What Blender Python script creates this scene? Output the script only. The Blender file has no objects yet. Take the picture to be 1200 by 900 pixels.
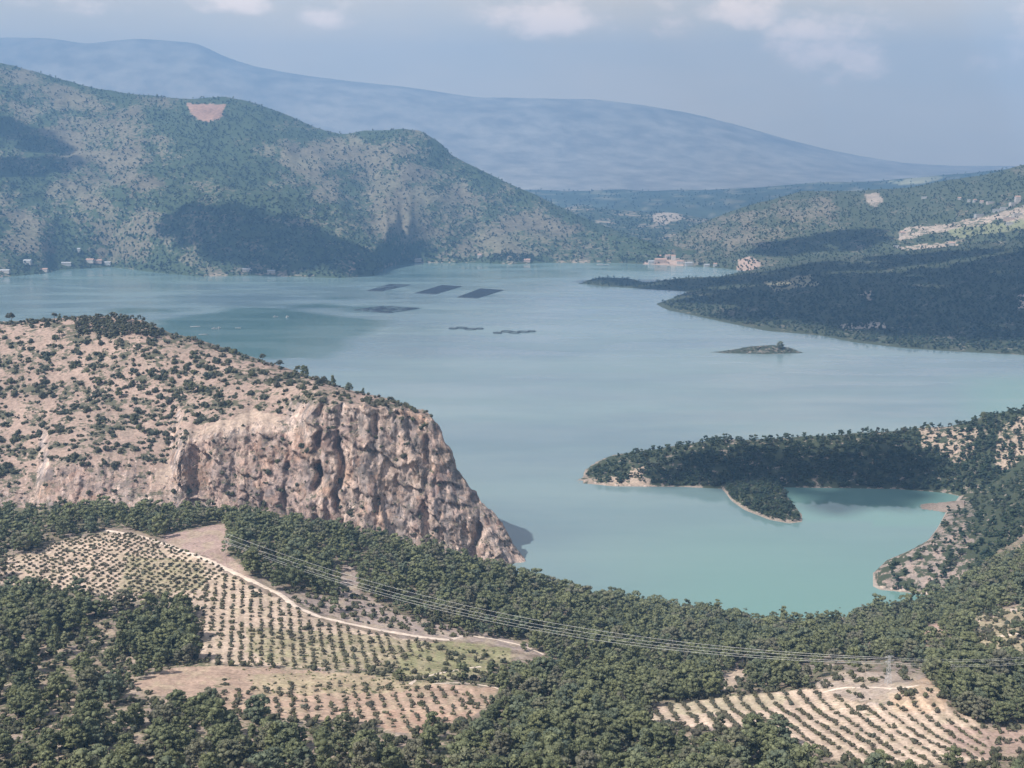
import bpy, bmesh, math, random
import numpy as np
from mathutils import Vector

R = math.radians
random.seed(7)
rng = np.random.default_rng(11)
scene = bpy.context.scene
col = scene.collection

# ------------------------------------------------------------------ camera
CAM_H = 350.0            # metres above the lake
FOC = 1500.0             # focal length in pixels of the 1200 px wide photograph
TH = math.atan(260.0 / FOC)   # downward pitch, horizon at y = 190
CT, ST = math.cos(TH), math.sin(TH)
cam_d = bpy.data.cameras.new('camera')
cam = bpy.data.objects.new('camera', cam_d)
col.objects.link(cam)
cam.location = (0, 0, CAM_H)
cam.rotation_euler = (math.pi / 2 - TH, 0, 0)
cam_d.sensor_fit = 'HORIZONTAL'
cam_d.sensor_width = 36.0
cam_d.lens = 36.0 * FOC / 1200.0
cam_d.clip_start = 1.0
cam_d.clip_end = 90000.0
scene.camera = cam

# ------------------------------------------------------------------ light, sky, exposure
SUN = Vector((-0.54, -0.37, 0.76)).normalized()     # direction towards the sun
SUN_EL = math.asin(SUN.z)
SUN_AZ = math.atan2(SUN.x, SUN.y)
sd = bpy.data.lights.new('sun', 'SUN')
sd.energy = 4.9
sd.angle = R(0.53)
sd.color = (1.0, 0.95, 0.88)
so = bpy.data.objects.new('sun', sd)
col.objects.link(so)
so.rotation_euler = SUN.to_track_quat('Z', 'Y').to_euler()
so.location = (-3000, -500, 5000)

scene.view_settings.view_transform = 'Standard'
scene.view_settings.look = 'None'
scene.view_settings.gamma = 1.0
scene.view_settings.use_curve_mapping = False
scene.view_settings.exposure = 0.60
try:
    scene.cycles.use_denoising = True
    scene.cycles.denoiser = 'OPENIMAGEDENOISE'
    scene.cycles.denoising_input_passes = 'RGB_ALBEDO_NORMAL'
    scene.cycles.max_bounces = 5
    scene.cycles.diffuse_bounces = 2
    scene.cycles.glossy_bounces = 2
    scene.cycles.transmission_bounces = 2
    scene.cycles.volume_bounces = 0
    scene.cycles.transparent_max_bounces = 4
except Exception:
    pass

HAZE_DENSITY = 1.10e-4
HAZE_COLOR = (0.23, 0.48, 0.88)


def ray(px, py):
    u = (px - 600.0) / FOC
    v = (450.0 - py) / FOC
    return u, CT + v * ST, -ST + v * CT


world = bpy.data.worlds.new('World')
scene.world = world
world.use_nodes = True
wt = world.node_tree
wt.nodes.clear()


def N(t, typ, **kw):
    n = t.nodes.new(typ)
    for k, v in kw.items():
        setattr(n, k, v)
    return n


def setin(n, **kw):
    for k, v in kw.items():
        n.inputs[k.replace('_', ' ')].default_value = v


def math_node(t, op, a, b=None, c=None, clamp=False):
    n = N(t, 'ShaderNodeMath', operation=op, use_clamp=clamp)
    for i, s in enumerate((a, b, c)):
        if s is None:
            continue
        if isinstance(s, (int, float)):
            n.inputs[i].default_value = s
        else:
            t.links.new(s, n.inputs[i])
    return n.outputs[0]


def smap(t, v, a, b, c=0.0, d=1.0):
    n = N(t, 'ShaderNodeMapRange', interpolation_type='SMOOTHSTEP')
    n.inputs[1].default_value = a
    n.inputs[2].default_value = b
    n.inputs[3].default_value = c
    n.inputs[4].default_value = d
    t.links.new(v, n.inputs[0])
    return n.outputs[0]


def mixc(t, f, a, b, mode='MIX'):
    n = N(t, 'ShaderNodeMix', data_type='RGBA', blend_type=mode)
    for i, s in ((0, f), (6, a), (7, b)):
        if isinstance(s, (int, float)):
            n.inputs[i].default_value = s
        elif isinstance(s, tuple):
            n.inputs[i].default_value = (*s, 1.0) if len(s) == 3 else s
        else:
            t.links.new(s, n.inputs[i])
    return n.outputs[2]


def noise(t, vec, scale, detail=4, rough=0.55, dims='3D'):
    n = N(t, 'ShaderNodeTexNoise', noise_dimensions=dims)
    n.inputs['Scale'].default_value = scale
    n.inputs['Detail'].default_value = detail
    n.inputs['Roughness'].default_value = rough
    if vec is not None:
        t.links.new(vec, n.inputs['Vector'])
    return n.outputs['Fac']


def vscale(t, vec, s):
    n = N(t, 'ShaderNodeVectorMath', operation='MULTIPLY')
    t.links.new(vec, n.inputs[0])
    n.inputs[1].default_value = s
    return n.outputs[0]


sky = N(wt, 'ShaderNodeTexSky', sky_type='NISHITA')
sky.sun_disc = False
sky.sun_elevation = SUN_EL
sky.sun_rotation = SUN_AZ
sky.altitude = 500
sky.air_density = 1.2
sky.dust_density = 2.0
sky.ozone_density = 1.5
tc = N(wt, 'ShaderNodeTexCoord')
dirv = tc.outputs['Generated']
# soft cumulus patches low in the sky
veil = noise(wt, vscale(wt, dirv, (5.0, 5.0, 16.0)), 1.0, 6, 0.6)
veil = smap(wt, veil, 0.34, 0.70, 0.78, 1.0)
puff = noise(wt, vscale(wt, dirv, (22.0, 22.0, 42.0)), 1.0, 6, 0.62)
total = None
for (bx, by, rx, ry, amp) in ((868, 12, 62, 26, 1.0), (975, 45, 90, 48, 0.75), (1000, 75, 60, 30, 0.6), (650, 20, 110, 34, 0.7), (390, 18, 46, 22, 0.6),
                              (270, 4, 60, 18, 0.7), (95, 4, 80, 16, 0.5), (780, 25, 50, 30, 0.45), (1150, 75, 30, 18, 0.4), (1210, 30, 50, 60, 0.35),
                              (560, -60, 260, 50, 0.8), (120, -80, 300, 60, 0.7), (1000, -90, 300, 70, 0.8)):
    d = Vector(ray(bx, by)).normalized()
    sub = N(wt, 'ShaderNodeVectorMath', operation='SUBTRACT')
    wt.links.new(dirv, sub.inputs[0])
    sub.inputs[1].default_value = d
    sc = vscale(wt, sub.outputs[0], (FOC / rx, FOC / rx, FOC / ry))
    ln = N(wt, 'ShaderNodeVectorMath', operation='LENGTH')
    wt.links.new(sc, ln.inputs[0])
    m = smap(wt, ln.outputs['Value'], 0.1, 1.25, amp, 0.0)
    total = m if total is None else math_node(wt, 'MAXIMUM', total, m)
pm = math_node(wt, 'MULTIPLY', total, 1.0)
lump = math_node(wt, 'ADD', math_node(wt, 'MULTIPLY', total, 0.42), puff)
pm = math_node(wt, 'MULTIPLY', smap(wt, lump, 0.56, 0.90, 0.0, 1.0), smap(wt, total, 0.0, 0.35, 0.0, 1.0))
bg = N(wt, 'ShaderNodeBackground')
SKY_S = 0.10
scaled = mixc(wt, 1.0, sky.outputs['Color'], (SKY_S, SKY_S, SKY_S), 'MULTIPLY')
sepd = N(wt, 'ShaderNodeSeparateXYZ')
wt.links.new(dirv, sepd.inputs[0])
low_sky = smap(wt, sepd.outputs[2], 0.12, 0.45, 1.0, 0.25)
c1 = mixc(wt, math_node(wt, 'MULTIPLY', veil, low_sky), scaled, (0.96, 0.77, 0.52))
c2 = mixc(wt, pm, c1, (1.45, 1.12, 0.84))
wt.links.new(c2, bg.inputs['Color'])
bg.inputs['Strength'].default_value = 1.0
wo = N(wt, 'ShaderNodeOutputWorld')
wt.links.new(bg.outputs[0], wo.inputs['Surface'])


# ------------------------------------------------------------------ helpers: tags, meshes
def tag(o, label=None, cat=None, group=None, kind=None):
    if label:
        o['label'] = label
    if cat:
        o['category'] = cat
    if group:
        o['group'] = group
    if kind:
        o['kind'] = kind
    return o


def link(name, data, parent=None):
    o = bpy.data.objects.new(name, data)
    col.objects.link(o)
    if parent is not None:
        o.parent = parent
    return o


def mesh_np(name, V, F, mats, attrs=None, smooth=False, mat_idx=None):
    V = np.asarray(V, dtype=np.float32)
    F = np.asarray(F, dtype=np.int32)
    k = F.shape[1]
    me = bpy.data.meshes.new(name)
    me.vertices.add(len(V))
    me.vertices.foreach_set('co', V.ravel())
    me.loops.add(F.size)
    me.loops.foreach_set('vertex_index', F.ravel())
    me.polygons.add(len(F))
    me.polygons.foreach_set('loop_start', np.arange(0, F.size, k, dtype=np.int32))
    me.polygons.foreach_set('loop_total', np.full(len(F), k, dtype=np.int32))
    if smooth:
        me.polygons.foreach_set('use_smooth', np.ones(len(F), dtype=bool))
    for m in (mats if isinstance(mats, (list, tuple)) else [mats]):
        me.materials.append(m)
    if mat_idx is not None:
        me.polygons.foreach_set('material_index', np.asarray(mat_idx, dtype=np.int32))
    for an, av in (attrs or {}).items():
        av = np.asarray(av, dtype=np.float32)
        if av.ndim == 1:
            a = me.attributes.new(an, 'FLOAT', 'POINT')
            a.data.foreach_set('value', av)
        else:
            a = me.attributes.new(an, 'FLOAT_COLOR', 'POINT')
            c = np.ones((len(V), 4), dtype=np.float32)
            c[:, :3] = av
            a.data.foreach_set('color', c.ravel())
    me.update(calc_edges=True)
    return me


class MB:
    """collects boxes and tubes of one part"""

    def __init__(self):
        self.V, self.F = [], []

    def add(self, V, F):
        n = len(self.V)
        self.V += [tuple(v) for v in V]
        self.F += [tuple(i + n for i in f) for f in F]

    def box(self, c, s, rz=0.0, taper=1.0):
        x, y, z = s[0] / 2, s[1] / 2, s[2] / 2
        cs, sn = math.cos(rz), math.sin(rz)
        V = []
        for sz in (-1, 1):
            t = taper if sz > 0 else 1.0
            for sx, sy in ((-1, -1), (1, -1), (1, 1), (-1, 1)):
                a, b = sx * x * t, sy * y * t
                V.append((c[0] + a * cs - b * sn, c[1] + a * sn + b * cs, c[2] + sz * z))
        self.add(V, [(3, 2, 1, 0), (4, 5, 6, 7), (0, 1, 5, 4), (1, 2, 6, 5), (2, 3, 7, 6), (3, 0, 4, 7)])

    def tube(self, pts, radii, n=6):
        pts = [Vector(p) for p in pts]
        rings = []
        for i, p in enumerate(pts):
            d = (pts[min(i + 1, len(pts) - 1)] - pts[max(i - 1, 0)]).normalized()
            up = Vector((0, 0, 1)) if abs(d.z) < 0.9 else Vector((1, 0, 0))
            a = d.cross(up).normalized()
            b = d.cross(a)
            r = radii[i] if isinstance(radii, (list, tuple)) else radii
            rings.append([p + (a * math.cos(k * 2 * math.pi / n) + b * math.sin(k * 2 * math.pi / n)) * r for k in range(n)])
        V = [v for ring in rings for v in ring]
        F = []
        for i in range(len(pts) - 1):
            for k in range(n):
                F.append((i * n + k, i * n + (k + 1) % n, (i + 1) * n + (k + 1) % n, (i + 1) * n + k))
        F.append(tuple(range(n))[::-1])
        F.append(tuple((len(pts) - 1) * n + k for k in range(n)))
        self.add(V, F)

    def build(self, name, mat, parent=None, smooth=False):
        me = bpy.data.meshes.new(name)
        me.from_pydata(self.V, [], self.F)
        me.materials.append(mat)
        if smooth:
            me.polygons.foreach_set('use_smooth', [True] * len(me.polygons))
        me.update()
        return link(name, me, parent)


# ------------------------------------------------------------------ numpy gradient noise
_perm = np.random.default_rng(3).permutation(512).astype(np.int64)
_perm = np.concatenate([_perm, _perm, _perm])
_g = np.random.default_rng(4).normal(size=(512, 3))
_g /= np.linalg.norm(_g, axis=1)[:, None]
_gx, _gy, _gz = [np.ascontiguousarray(_g[:, i], dtype=np.float32) for i in range(3)]
_perm = _perm.astype(np.int32)


def perlin(x, y, z=0.0):
    x, y = np.broadcast_arrays(np.asarray(x, np.float32), np.asarray(y, np.float32))
    flat = np.ndim(z) == 0
    if not flat:
        x, y, z = np.broadcast_arrays(x, y, np.asarray(z, np.float32))
    xi, yi = np.floor(x).astype(np.int32), np.floor(y).astype(np.int32)
    xf, yf = x - xi, y - yi
    u, v = [t * t * t * (t * (t * 6 - 15) + 10) for t in (xf, yf)]
    if flat:
        zo = int(abs(z) * 37.0) & 255
        zs = ((0, None),)
    else:
        zi = np.floor(z).astype(np.int32)
        zf = z - zi
        w = zf * zf * zf * (zf * (zf * 6 - 15) + 10)
        zs = ((0, 1 - w), (1, w))
    out = 0
    for dx in (0, 1):
        hx = _perm[(xi + dx) & 511]
        for dy in (0, 1):
            hy = _perm[(hx + yi + dy) & 511]
            wxy = (u if dx else 1 - u) * (v if dy else 1 - v)
            for dz, wz in zs:
                h = _perm[(hy + (zo if flat else zi + dz)) & 511]
                d = _gx[h] * (xf - dx) + _gy[h] * (yf - dy)
                if flat:
                    out = out + d * wxy
                else:
                    out = out + (d + _gz[h] * (zf - dz)) * wxy * wz
    return out * 1.5


def fbm(x, y, z=0.0, o=4, gain=0.5):
    s, a, f = 0, 1.0, 1.0
    for _ in range(o):
        s = s + a * perlin(x * f + 17.3 * _, y * f - 9.1 * _, np.asarray(z) * f + 3.7 * _)
        a *= gain
        f *= 2.03
    return s


def ridged(x, y, z=0.0, o=4):
    s, a, f = 0, 1.0, 1.0
    for _ in range(o):
        s = s + a * (1 - 2 * np.abs(perlin(x * f + 5.3 * _, y * f + 2.1 * _, np.asarray(z) * f)))
        a *= 0.5
        f *= 2.07
    return s * 0.6


def blocks(x, z, seed):
    """a random value per fractured block (nearest cell of a jittered lattice)"""
    xi, zi = np.floor(x).astype(np.int32), np.floor(z).astype(np.int32)
    best = np.full(x.shape, 9.0)
    val = np.zeros(x.shape)
    rnd = np.random.default_rng(seed).uniform(0, 1, (3, 512))
    for dx in (-1, 0, 1):
        for dz in (-1, 0, 1):
            h = _perm[(_perm[(xi + dx) & 511] + zi + dz) & 511]
            d = (xi + dx + rnd[0][h] - x) ** 2 + (zi + dz + rnd[1][h] - z) ** 2
            m = d < best
            best = np.where(m, d, best)
            val = np.where(m, rnd[2][h], val)
    return val


def sstep(x, a, b):
    t = np.clip((x - a) / (b - a), 0, 1)
    return t * t * (3 - 2 * t)


def inpoly(px, py, poly):
    px, py = np.asarray(px), np.asarray(py)
    ins = np.zeros(px.shape, bool)
    n = len(poly)
    for i in range(n):
        x1, y1 = poly[i]
        x2, y2 = poly[(i + 1) % n]
        c = ((y1 > py) != (y2 > py)) & (px < (x2 - x1) * (py - y1) / ((y2 - y1) if y2 != y1 else 1e-9) + x1)
        ins ^= c
    return ins


# ------------------------------------------------------------------ survey: sight lines to ground points
def z_at(py, D):
    """height of the point seen at row py at ground distance D"""
    _, ry, rz = ray(600.0, py)
    return CAM_H + rz / ry * D


def d_water(py):
    _, ry, rz = ray(600.0, py)
    return -CAM_H * ry / rz


def x_at(px, D, z):
    return (px - 600.0) / FOC * (D * CT + (CAM_H - z) * ST)


def project(x, y, z):
    dep = y * CT + (CAM_H - z) * ST
    up = y * ST + (z - CAM_H) * CT
    return 600.0 + FOC * x / dep, 450.0 - FOC * up / dep


def water_pt(px, py, z=0.0):
    D = d_water(py)
    return Vector((x_at(px, D, 0.0), D, z))


class Curve:
    """a contour line across a landform: (px, py, D), D None = on the shore; or dz=True: (px, D, z)"""

    def __init__(self, pts, dz=False, D=None):
        p = np.array([q[0] for q in pts], float)
        if dz:
            d = np.array([q[1] for q in pts], float)
            z = np.array([q[2] for q in pts], float)
        else:
            y = np.array([q[1] for q in pts], float)
            d = np.array([(D if D else (q[2] if len(q) > 2 and q[2] else d_water(q[1]))) for q in pts], float)
            z = np.array([z_at(a, b) for a, b in zip(y, d)])
        self.p, self.d, self.z = p, d, z

    def at(self, cols):
        def s(v):
            w = max(1, int(round(4.0 / (cols[1] - cols[0]))))
            k = np.hanning(2 * w + 3)
            k /= k.sum()
            vv = np.interp(cols, self.p, v)
            return np.convolve(np.pad(vv, w + 1, mode='edge'), k, mode='valid')
        return s(self.d), s(self.z)


class Rel:
    def __init__(self, base, dD, z=None, dz=0.0):
        self.base, self.dD, self.zz, self.dz = base, dD, z, dz

    def at(self, cols):
        d, z = self.base.at(cols)
        return d + self.dD, (z + self.dz if self.zz is None else np.full_like(z, self.zz))


def pchip(S, Y, q, lin=()):
    """columns: S, Y (K, C); q (K-1)*n query as list of (k, t)"""
    h = np.diff(S, axis=0)
    h = np.maximum(h, 1e-3)
    dl = np.diff(Y, axis=0) / h
    m = np.zeros_like(Y)
    m[0], m[-1] = dl[0], dl[-1]
    a, b = dl[:-1], dl[1:]
    ok = a * b > 0
    m[1:-1] = np.where(ok, 2 * a * b / np.where(ok, a + b, 1.0), 0.0)
    out = []
    for k, t in q:
        h00, h10, h01, h11 = 2 * t**3 - 3 * t**2 + 1, t**3 - 2 * t**2 + t, -2 * t**3 + 3 * t**2, t**3 - t**2
        if k in lin:
            out.append(Y[k] * (1 - t) + Y[k + 1] * t)
            continue
        out.append(h00 * Y[k] + h10 * h[k] * m[k] + h01 * Y[k + 1] + h11 * h[k] * m[k + 1])
    return np.array(out)


class Loft:
    """a landform: a sheet through its contour lines; columns are sight-line azimuths"""

    def __init__(self, cols, curves, rows, disp=None, lin=()):
        cols = np.asarray(cols, float)
        DZ = [c.at(cols) for c in curves]
        Dk = np.array([d for d, z in DZ])
        Zk = np.array([z for d, z in DZ])
        S = np.concatenate([np.zeros((1, len(cols))), np.cumsum(np.abs(np.diff(Dk, axis=0)) + np.abs(np.diff(Zk, axis=0)) + 0.01, axis=0)])
        q = []
        for k, n in enumerate(rows):
            q += [(k, i / n) for i in range(n)]
        q.append((len(rows) - 1, 1.0))
        self.q = q
        D = pchip(S, Dk, q, lin)
        Z = pchip(S, Zk, q, lin)
        self.seg = np.array([k + t for k, t in q])
        X = x_at(cols[None, :], D, Z)
        self.cols = cols
        self.X, self.Y, self.Z = X, D, Z
        if disp is not None:
            disp(self)
        self.refresh()

    def refresh(self):
        self.PX, self.PY = project(self.X, self.Y, self.Z)
        self.front = np.minimum.accumulate(self.PY, axis=0)

    def locate(self, px, py):
        """surface point seen at (px, py) and whether it lies on the visible sheet"""
        px, py = np.atleast_1d(np.asarray(px, float)), np.atleast_1d(np.asarray(py, float))
        fc = np.clip((px - self.cols[0]) / (self.cols[1] - self.cols[0]), 0, len(self.cols) - 1.001)
        out = np.zeros((len(px), 3))
        ok = np.zeros(len(px), bool)
        rows = np.arange(self.front.shape[0])
        for i in range(len(px)):
            c = int(fc[i])
            t = fc[i] - c
            f = self.front[:, c] * (1 - t) + self.front[:, c + 1] * t
            ok[i] = f[-1] <= py[i] <= f[0]
            r = np.interp(-py[i], -f, rows)
            r0 = min(int(r), len(rows) - 2)
            s = r - r0
            for k, A in enumerate((self.X, self.Y, self.Z)):
                a = A[r0, c] * (1 - s) + A[r0 + 1, c] * s
                b = A[r0, c + 1] * (1 - s) + A[r0 + 1, c + 1] * s
                out[i, k] = a * (1 - t) + b * t
        return out, ok

    def pt(self, px, py):
        return Vector(self.locate([px], [py])[0][0])

    def build(self, name, mat, attrs=None, smooth=True):
        r, c = self.X.shape
        V = np.stack([self.X, self.Y, self.Z], -1).reshape(-1, 3)
        i = np.arange(r * c).reshape(r, c)
        F = np.stack([i[:-1, :-1], i[:-1, 1:], i[1:, 1:], i[1:, :-1]], -1).reshape(-1, 4)
        A = {k: v.reshape(-1) if v.ndim == 2 else v.reshape(-1, 3) for k, v in (attrs or {}).items()}
        return link(name, mesh_np(name, V, F, mat, A, smooth=smooth))


# ------------------------------------------------------------------ materials
def new_mat(name):
    m = bpy.data.materials.new(name)
    m.use_nodes = True
    t = m.node_tree
    t.nodes.clear()
    out = N(t, 'ShaderNodeOutputMaterial')
    b = N(t, 'ShaderNodeBsdfPrincipled')
    t.links.new(b.outputs[0], out.inputs['Surface'])
    b.inputs['Specular IOR Level'].default_value = 0.15
    b.inputs['Roughness'].default_value = 0.85
    return m, t, b, out


def plain(name, c, rough=0.6, var=0.12, scale=1.0, spec=0.3, metal=0.0):
    m, t, b, out = new_mat(name)
    g = N(t, 'ShaderNodeTexCoord')
    n = noise(t, g.outputs['Object'], scale, 4)
    k = smap(t, n, 0.3, 0.7, 1 - var, 1 + var)
    cc = N(t, 'ShaderNodeCombineColor')
    for i in range(3):
        t.links.new(math_node(t, 'MULTIPLY', k, c[i]), cc.inputs[i])
    t.links.new(cc.outputs[0], b.inputs['Base Color'])
    b.inputs['Roughness'].default_value = rough
    b.inputs['Specular IOR Level'].default_value = spec
    b.inputs['Metallic'].default_value = metal
    return m


def attr_node(t, name, out='Color'):
    a = N(t, 'ShaderNodeAttribute', attribute_name=name)
    return a.outputs[out]


def ground_mat(name, fine, coarse, scrub=None, scrub_scale=0.1, bump=0.4, bump_scale=0.5, rock=False, streak=0.08):
    """ground: vertex base colour of the soil, grain, patches of low scrub ('green' attribute), bare rock on steep faces"""
    m, t, b, out = new_mat(name)
    geo = N(t, 'ShaderNodeNewGeometry')
    pos = geo.outputs['Position']
    base = attr_node(t, 'base')
    n1 = noise(t, pos, fine, 5, 0.65)
    n2 = noise(t, pos, coarse, 4, 0.6)
    k = math_node(t, 'MULTIPLY', smap(t, n1, 0.25, 0.75, 0.68, 1.30), smap(t, n2, 0.25, 0.75, 0.82, 1.18))
    vm = N(t, 'ShaderNodeVectorMath', operation='SCALE')
    t.links.new(base, vm.inputs[0])
    t.links.new(k, vm.inputs['Scale'])
    c = vm.outputs[0]
    if rock:
        nz = N(t, 'ShaderNodeSeparateXYZ')
        t.links.new(geo.outputs['True Normal'], nz.inputs[0])
        pv = vscale(t, pos, (1.0, 1.0, 0.38))
        s1 = noise(t, pv, streak, 6, 0.62)
        s2 = noise(t, pos, streak * 0.45, 5, 0.6)
        s3 = noise(t, pv, streak * 4, 5, 0.7)
        rc = mixc(t, smap(t, s1, 0.38, 0.60), (0.27, 0.228, 0.215), (0.50, 0.385, 0.325))
        rc = mixc(t, smap(t, s2, 0.53, 0.66, 0, 0.65), rc, (0.44, 0.285, 0.20))
        rc = mixc(t, smap(t, s3, 0.34, 0.44, 0.6, 0), rc, (0.13, 0.112, 0.108))
        rc = mixc(t, smap(t, s3, 0.56, 0.70, 0, 0.6), rc, (0.54, 0.44, 0.385))
        vo = N(t, 'ShaderNodeTexVoronoi')
        vo.inputs['Scale'].default_value = streak * 2.2
        t.links.new(vscale(t, pos, (1.0, 1.0, 0.6)), vo.inputs['Vector'])
        vs = N(t, 'ShaderNodeSeparateColor')
        t.links.new(vo.outputs['Color'], vs.inputs[0])
        vm2 = N(t, 'ShaderNodeVectorMath', operation='SCALE')
        t.links.new(rc, vm2.inputs[0])
        t.links.new(smap(t, vs.outputs[0], 0.0, 1.0, 0.68, 1.28), vm2.inputs['Scale'])
        rc = mixc(t, smap(t, vs.outputs[1], 0.72, 0.95, 0.0, 0.45), vm2.outputs[0], (0.40, 0.25, 0.185))
        vm3 = N(t, 'ShaderNodeVectorMath', operation='MULTIPLY')
        t.links.new(rc, vm3.inputs[0])
        vm3.inputs[1].default_value = (0.60, 0.52, 0.53)
        rc = mixc(t, attr_node(t, 'stain', 'Fac'), rc, vm3.outputs[0])
        s4 = noise(t, vscale(t, pos, (1.0, 1.0, 0.45)), streak * 1.7, 5, 0.6)
        crack = smap(t, math_node(t, 'ABSOLUTE', math_node(t, 'SUBTRACT', s4, 0.5)), 0.004, 0.022, 0.72, 0.0)
        rc = mixc(t, crack, rc, (0.075, 0.066, 0.066))
        s5 = noise(t, vscale(t, pos, (0.5, 0.5, 1.6)), streak * 1.3, 5, 0.6)
        ledge = smap(t, math_node(t, 'ABSOLUTE', math_node(t, 'SUBTRACT', s5, 0.5)), 0.003, 0.016, 0.5, 0.0)
        rc = mixc(t, ledge, rc, (0.10, 0.088, 0.085))
        steep = smap(t, math_node(t, 'ADD', nz.outputs[2], math_node(t, 'MULTIPLY', math_node(t, 'SUBTRACT', n2, 0.5), 0.35)), 0.62, 0.80, 1.0, 0.0)
        c = mixc(t, steep, c, rc)
    if scrub is not None:
        g = attr_node(t, 'green', 'Fac')
        n3 = noise(t, pos, scrub_scale, 6, 0.68)
        th = math_node(t, 'SUBTRACT', math_node(t, 'ADD', n3, math_node(t, 'MULTIPLY', g, 0.62)), 0.80)
        f = smap(t, th, -0.03, 0.05)
        if rock:
            f = math_node(t, 'MULTIPLY', f, math_node(t, 'SUBTRACT', 1.0, math_node(t, 'MULTIPLY', steep, 0.8)))
        sc = mixc(t, n1, tuple(x * 0.75 for x in scrub), tuple(x * 1.35 for x in scrub))
        c = mixc(t, f, c, sc)
    t.links.new(c, b.inputs['Base Color'])
    bp = N(t, 'ShaderNodeBump')
    bp.inputs['Strength'].default_value = bump
    bp.inputs['Distance'].default_value = 1.0 / bump_scale * 0.25
    nb = noise(t, pos, bump_scale, 5, 0.7)
    t.links.new(nb, bp.inputs['Height'])
    t.links.new(bp.outputs[0], b.inputs['Normal'])
    b.inputs['Roughness'].default_value = 0.95
    b.inputs['Specular IOR Level'].default_value = 0.05
    return m


def foliage_mat(name, dark, light):
    m, t, b, out = new_mat(name)
    tone = attr_node(t, 'tone', 'Fac')
    oi = N(t, 'ShaderNodeObjectInfo')
    hue = math_node(t, 'FRACT', math_node(t, 'ADD', attr_node(t, 'hue', 'Fac'), oi.outputs['Random']))
    geo = N(t, 'ShaderNodeNewGeometry')
    n = noise(t, geo.outputs['Position'], 0.9, 3, 0.6)
    f = math_node(t, 'ADD', math_node(t, 'MULTIPLY', tone, 0.80), math_node(t, 'MULTIPLY', math_node(t, 'SUBTRACT', n, 0.5), 0.5))
    f = math_node(t, 'ADD', f, math_node(t, 'MULTIPLY', math_node(t, 'SUBTRACT', hue, 0.5), 0.25), clamp=True)
    c = mixc(t, f, dark, light)
    lum = sum(light) / 3
    c = mixc(t, smap(t, hue, 0.74, 0.98, 0.0, 0.55), c, (lum * 0.80, lum * 0.70, lum * 0.60))
    c = mixc(t, smap(t, hue, 0.30, 0.02, 0.0, 0.42), c, (lum * 1.12, lum * 1.15, lum * 0.55))
    c = mixc(t, math_node(t, 'MULTIPLY', smap(t, hue, 0.40, 0.50, 0.0, 0.4), smap(t, hue, 0.62, 0.52, 0.0, 1.0)), c, (lum * 0.55, lum * 0.72, lum * 0.62))
    t.links.new(c, b.inputs['Base Color'])
    b.inputs['Roughness'].default_value = 0.8
    b.inputs['Specular IOR Level'].default_value = 0.12
    tr = N(t, 'ShaderNodeBsdfTranslucent')
    t.links.new(c, tr.inputs['Color'])
    mx = N(t, 'ShaderNodeMixShader')
    mx.inputs[0].default_value = 0.22
    t.links.new(b.outputs[0], mx.inputs[1])
    t.links.new(tr.outputs[0], mx.inputs[2])
    t.links.new(mx.outputs[0], out.inputs['Surface'])
    return m


M_PINE = foliage_mat('pine_needles', (0.084, 0.098, 0.056), (0.238, 0.252, 0.135))
M_DUSK = foliage_mat('dark_leaves', (0.050, 0.052, 0.034), (0.145, 0.142, 0.088))
M_OLIVE = foliage_mat('olive_leaves', (0.070, 0.064, 0.044), (0.165, 0.155, 0.105))
M_FAR = foliage_mat('far_pine_needles', (0.017, 0.034, 0.024), (0.082, 0.106, 0.056))
M_BARK = plain('bark', (0.13, 0.10, 0.08), 0.9, 0.3, 2.0)
M_STEEL = plain('galvanised_steel', (0.42, 0.43, 0.44), 0.5, 0.1, 1.0, 0.5)
M_CABLE = plain('aluminium_cable', (0.52, 0.52, 0.50), 0.5, 0.05, 1.0, 0.5)
M_WOOD = plain('weathered_pole_wood', (0.34, 0.29, 0.24), 0.9, 0.2, 2.0)
M_NET = plain('dark_netting', (0.012, 0.016, 0.022), 0.8, 0.25, 0.2)
M_WALK = plain('grey_walkway', (0.06, 0.07, 0.08), 0.8, 0.2, 0.3)
M_FLOAT = plain('grey_float_pipe', (0.045, 0.05, 0.055), 0.6, 0.2, 0.3)
M_WHITE = plain('white_paint', (0.40, 0.395, 0.38), 0.5, 0.08, 0.4)
M_HULL = plain('blue_grey_hull', (0.40, 0.45, 0.50), 0.5, 0.1, 0.4)
M_PLASTER = plain('pale_plaster', (0.45, 0.41, 0.37), 0.9, 0.1, 0.3)
M_PINKWALL = plain('pinkish_plaster', (0.42, 0.33, 0.28), 0.9, 0.1, 0.3)
M_TILE = plain('faded_roof_tiles', (0.42, 0.27, 0.21), 0.9, 0.2, 0.4)
M_SHEET = plain('pale_sheet_roof', (0.38, 0.38, 0.38), 0.5, 0.1, 0.4)
M_TRACK = plain('pale_track_dust', (0.62, 0.51, 0.42), 0.95, 0.16, 0.25, 0.05)
M_DARKWIN = plain('dark_window', (0.05, 0.06, 0.07), 0.3, 0.1, 1.0)

SOIL = np.array((0.43, 0.335, 0.262))
SOIL_RED = np.array((0.38, 0.245, 0.18))
SOIL_GREY = np.array((0.30, 0.24, 0.21))
GRASS = np.array((0.25, 0.235, 0.13))
LITTER = np.array((0.21, 0.165, 0.13))
DRY = np.array((0.31, 0.26, 0.175))


def rows3(a, shape):
    return np.broadcast_to(np.asarray(a, float), shape + (3,)).copy()


def blend(c, m, to):
    return c + (np.asarray(to) - c) * m[..., None]


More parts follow.
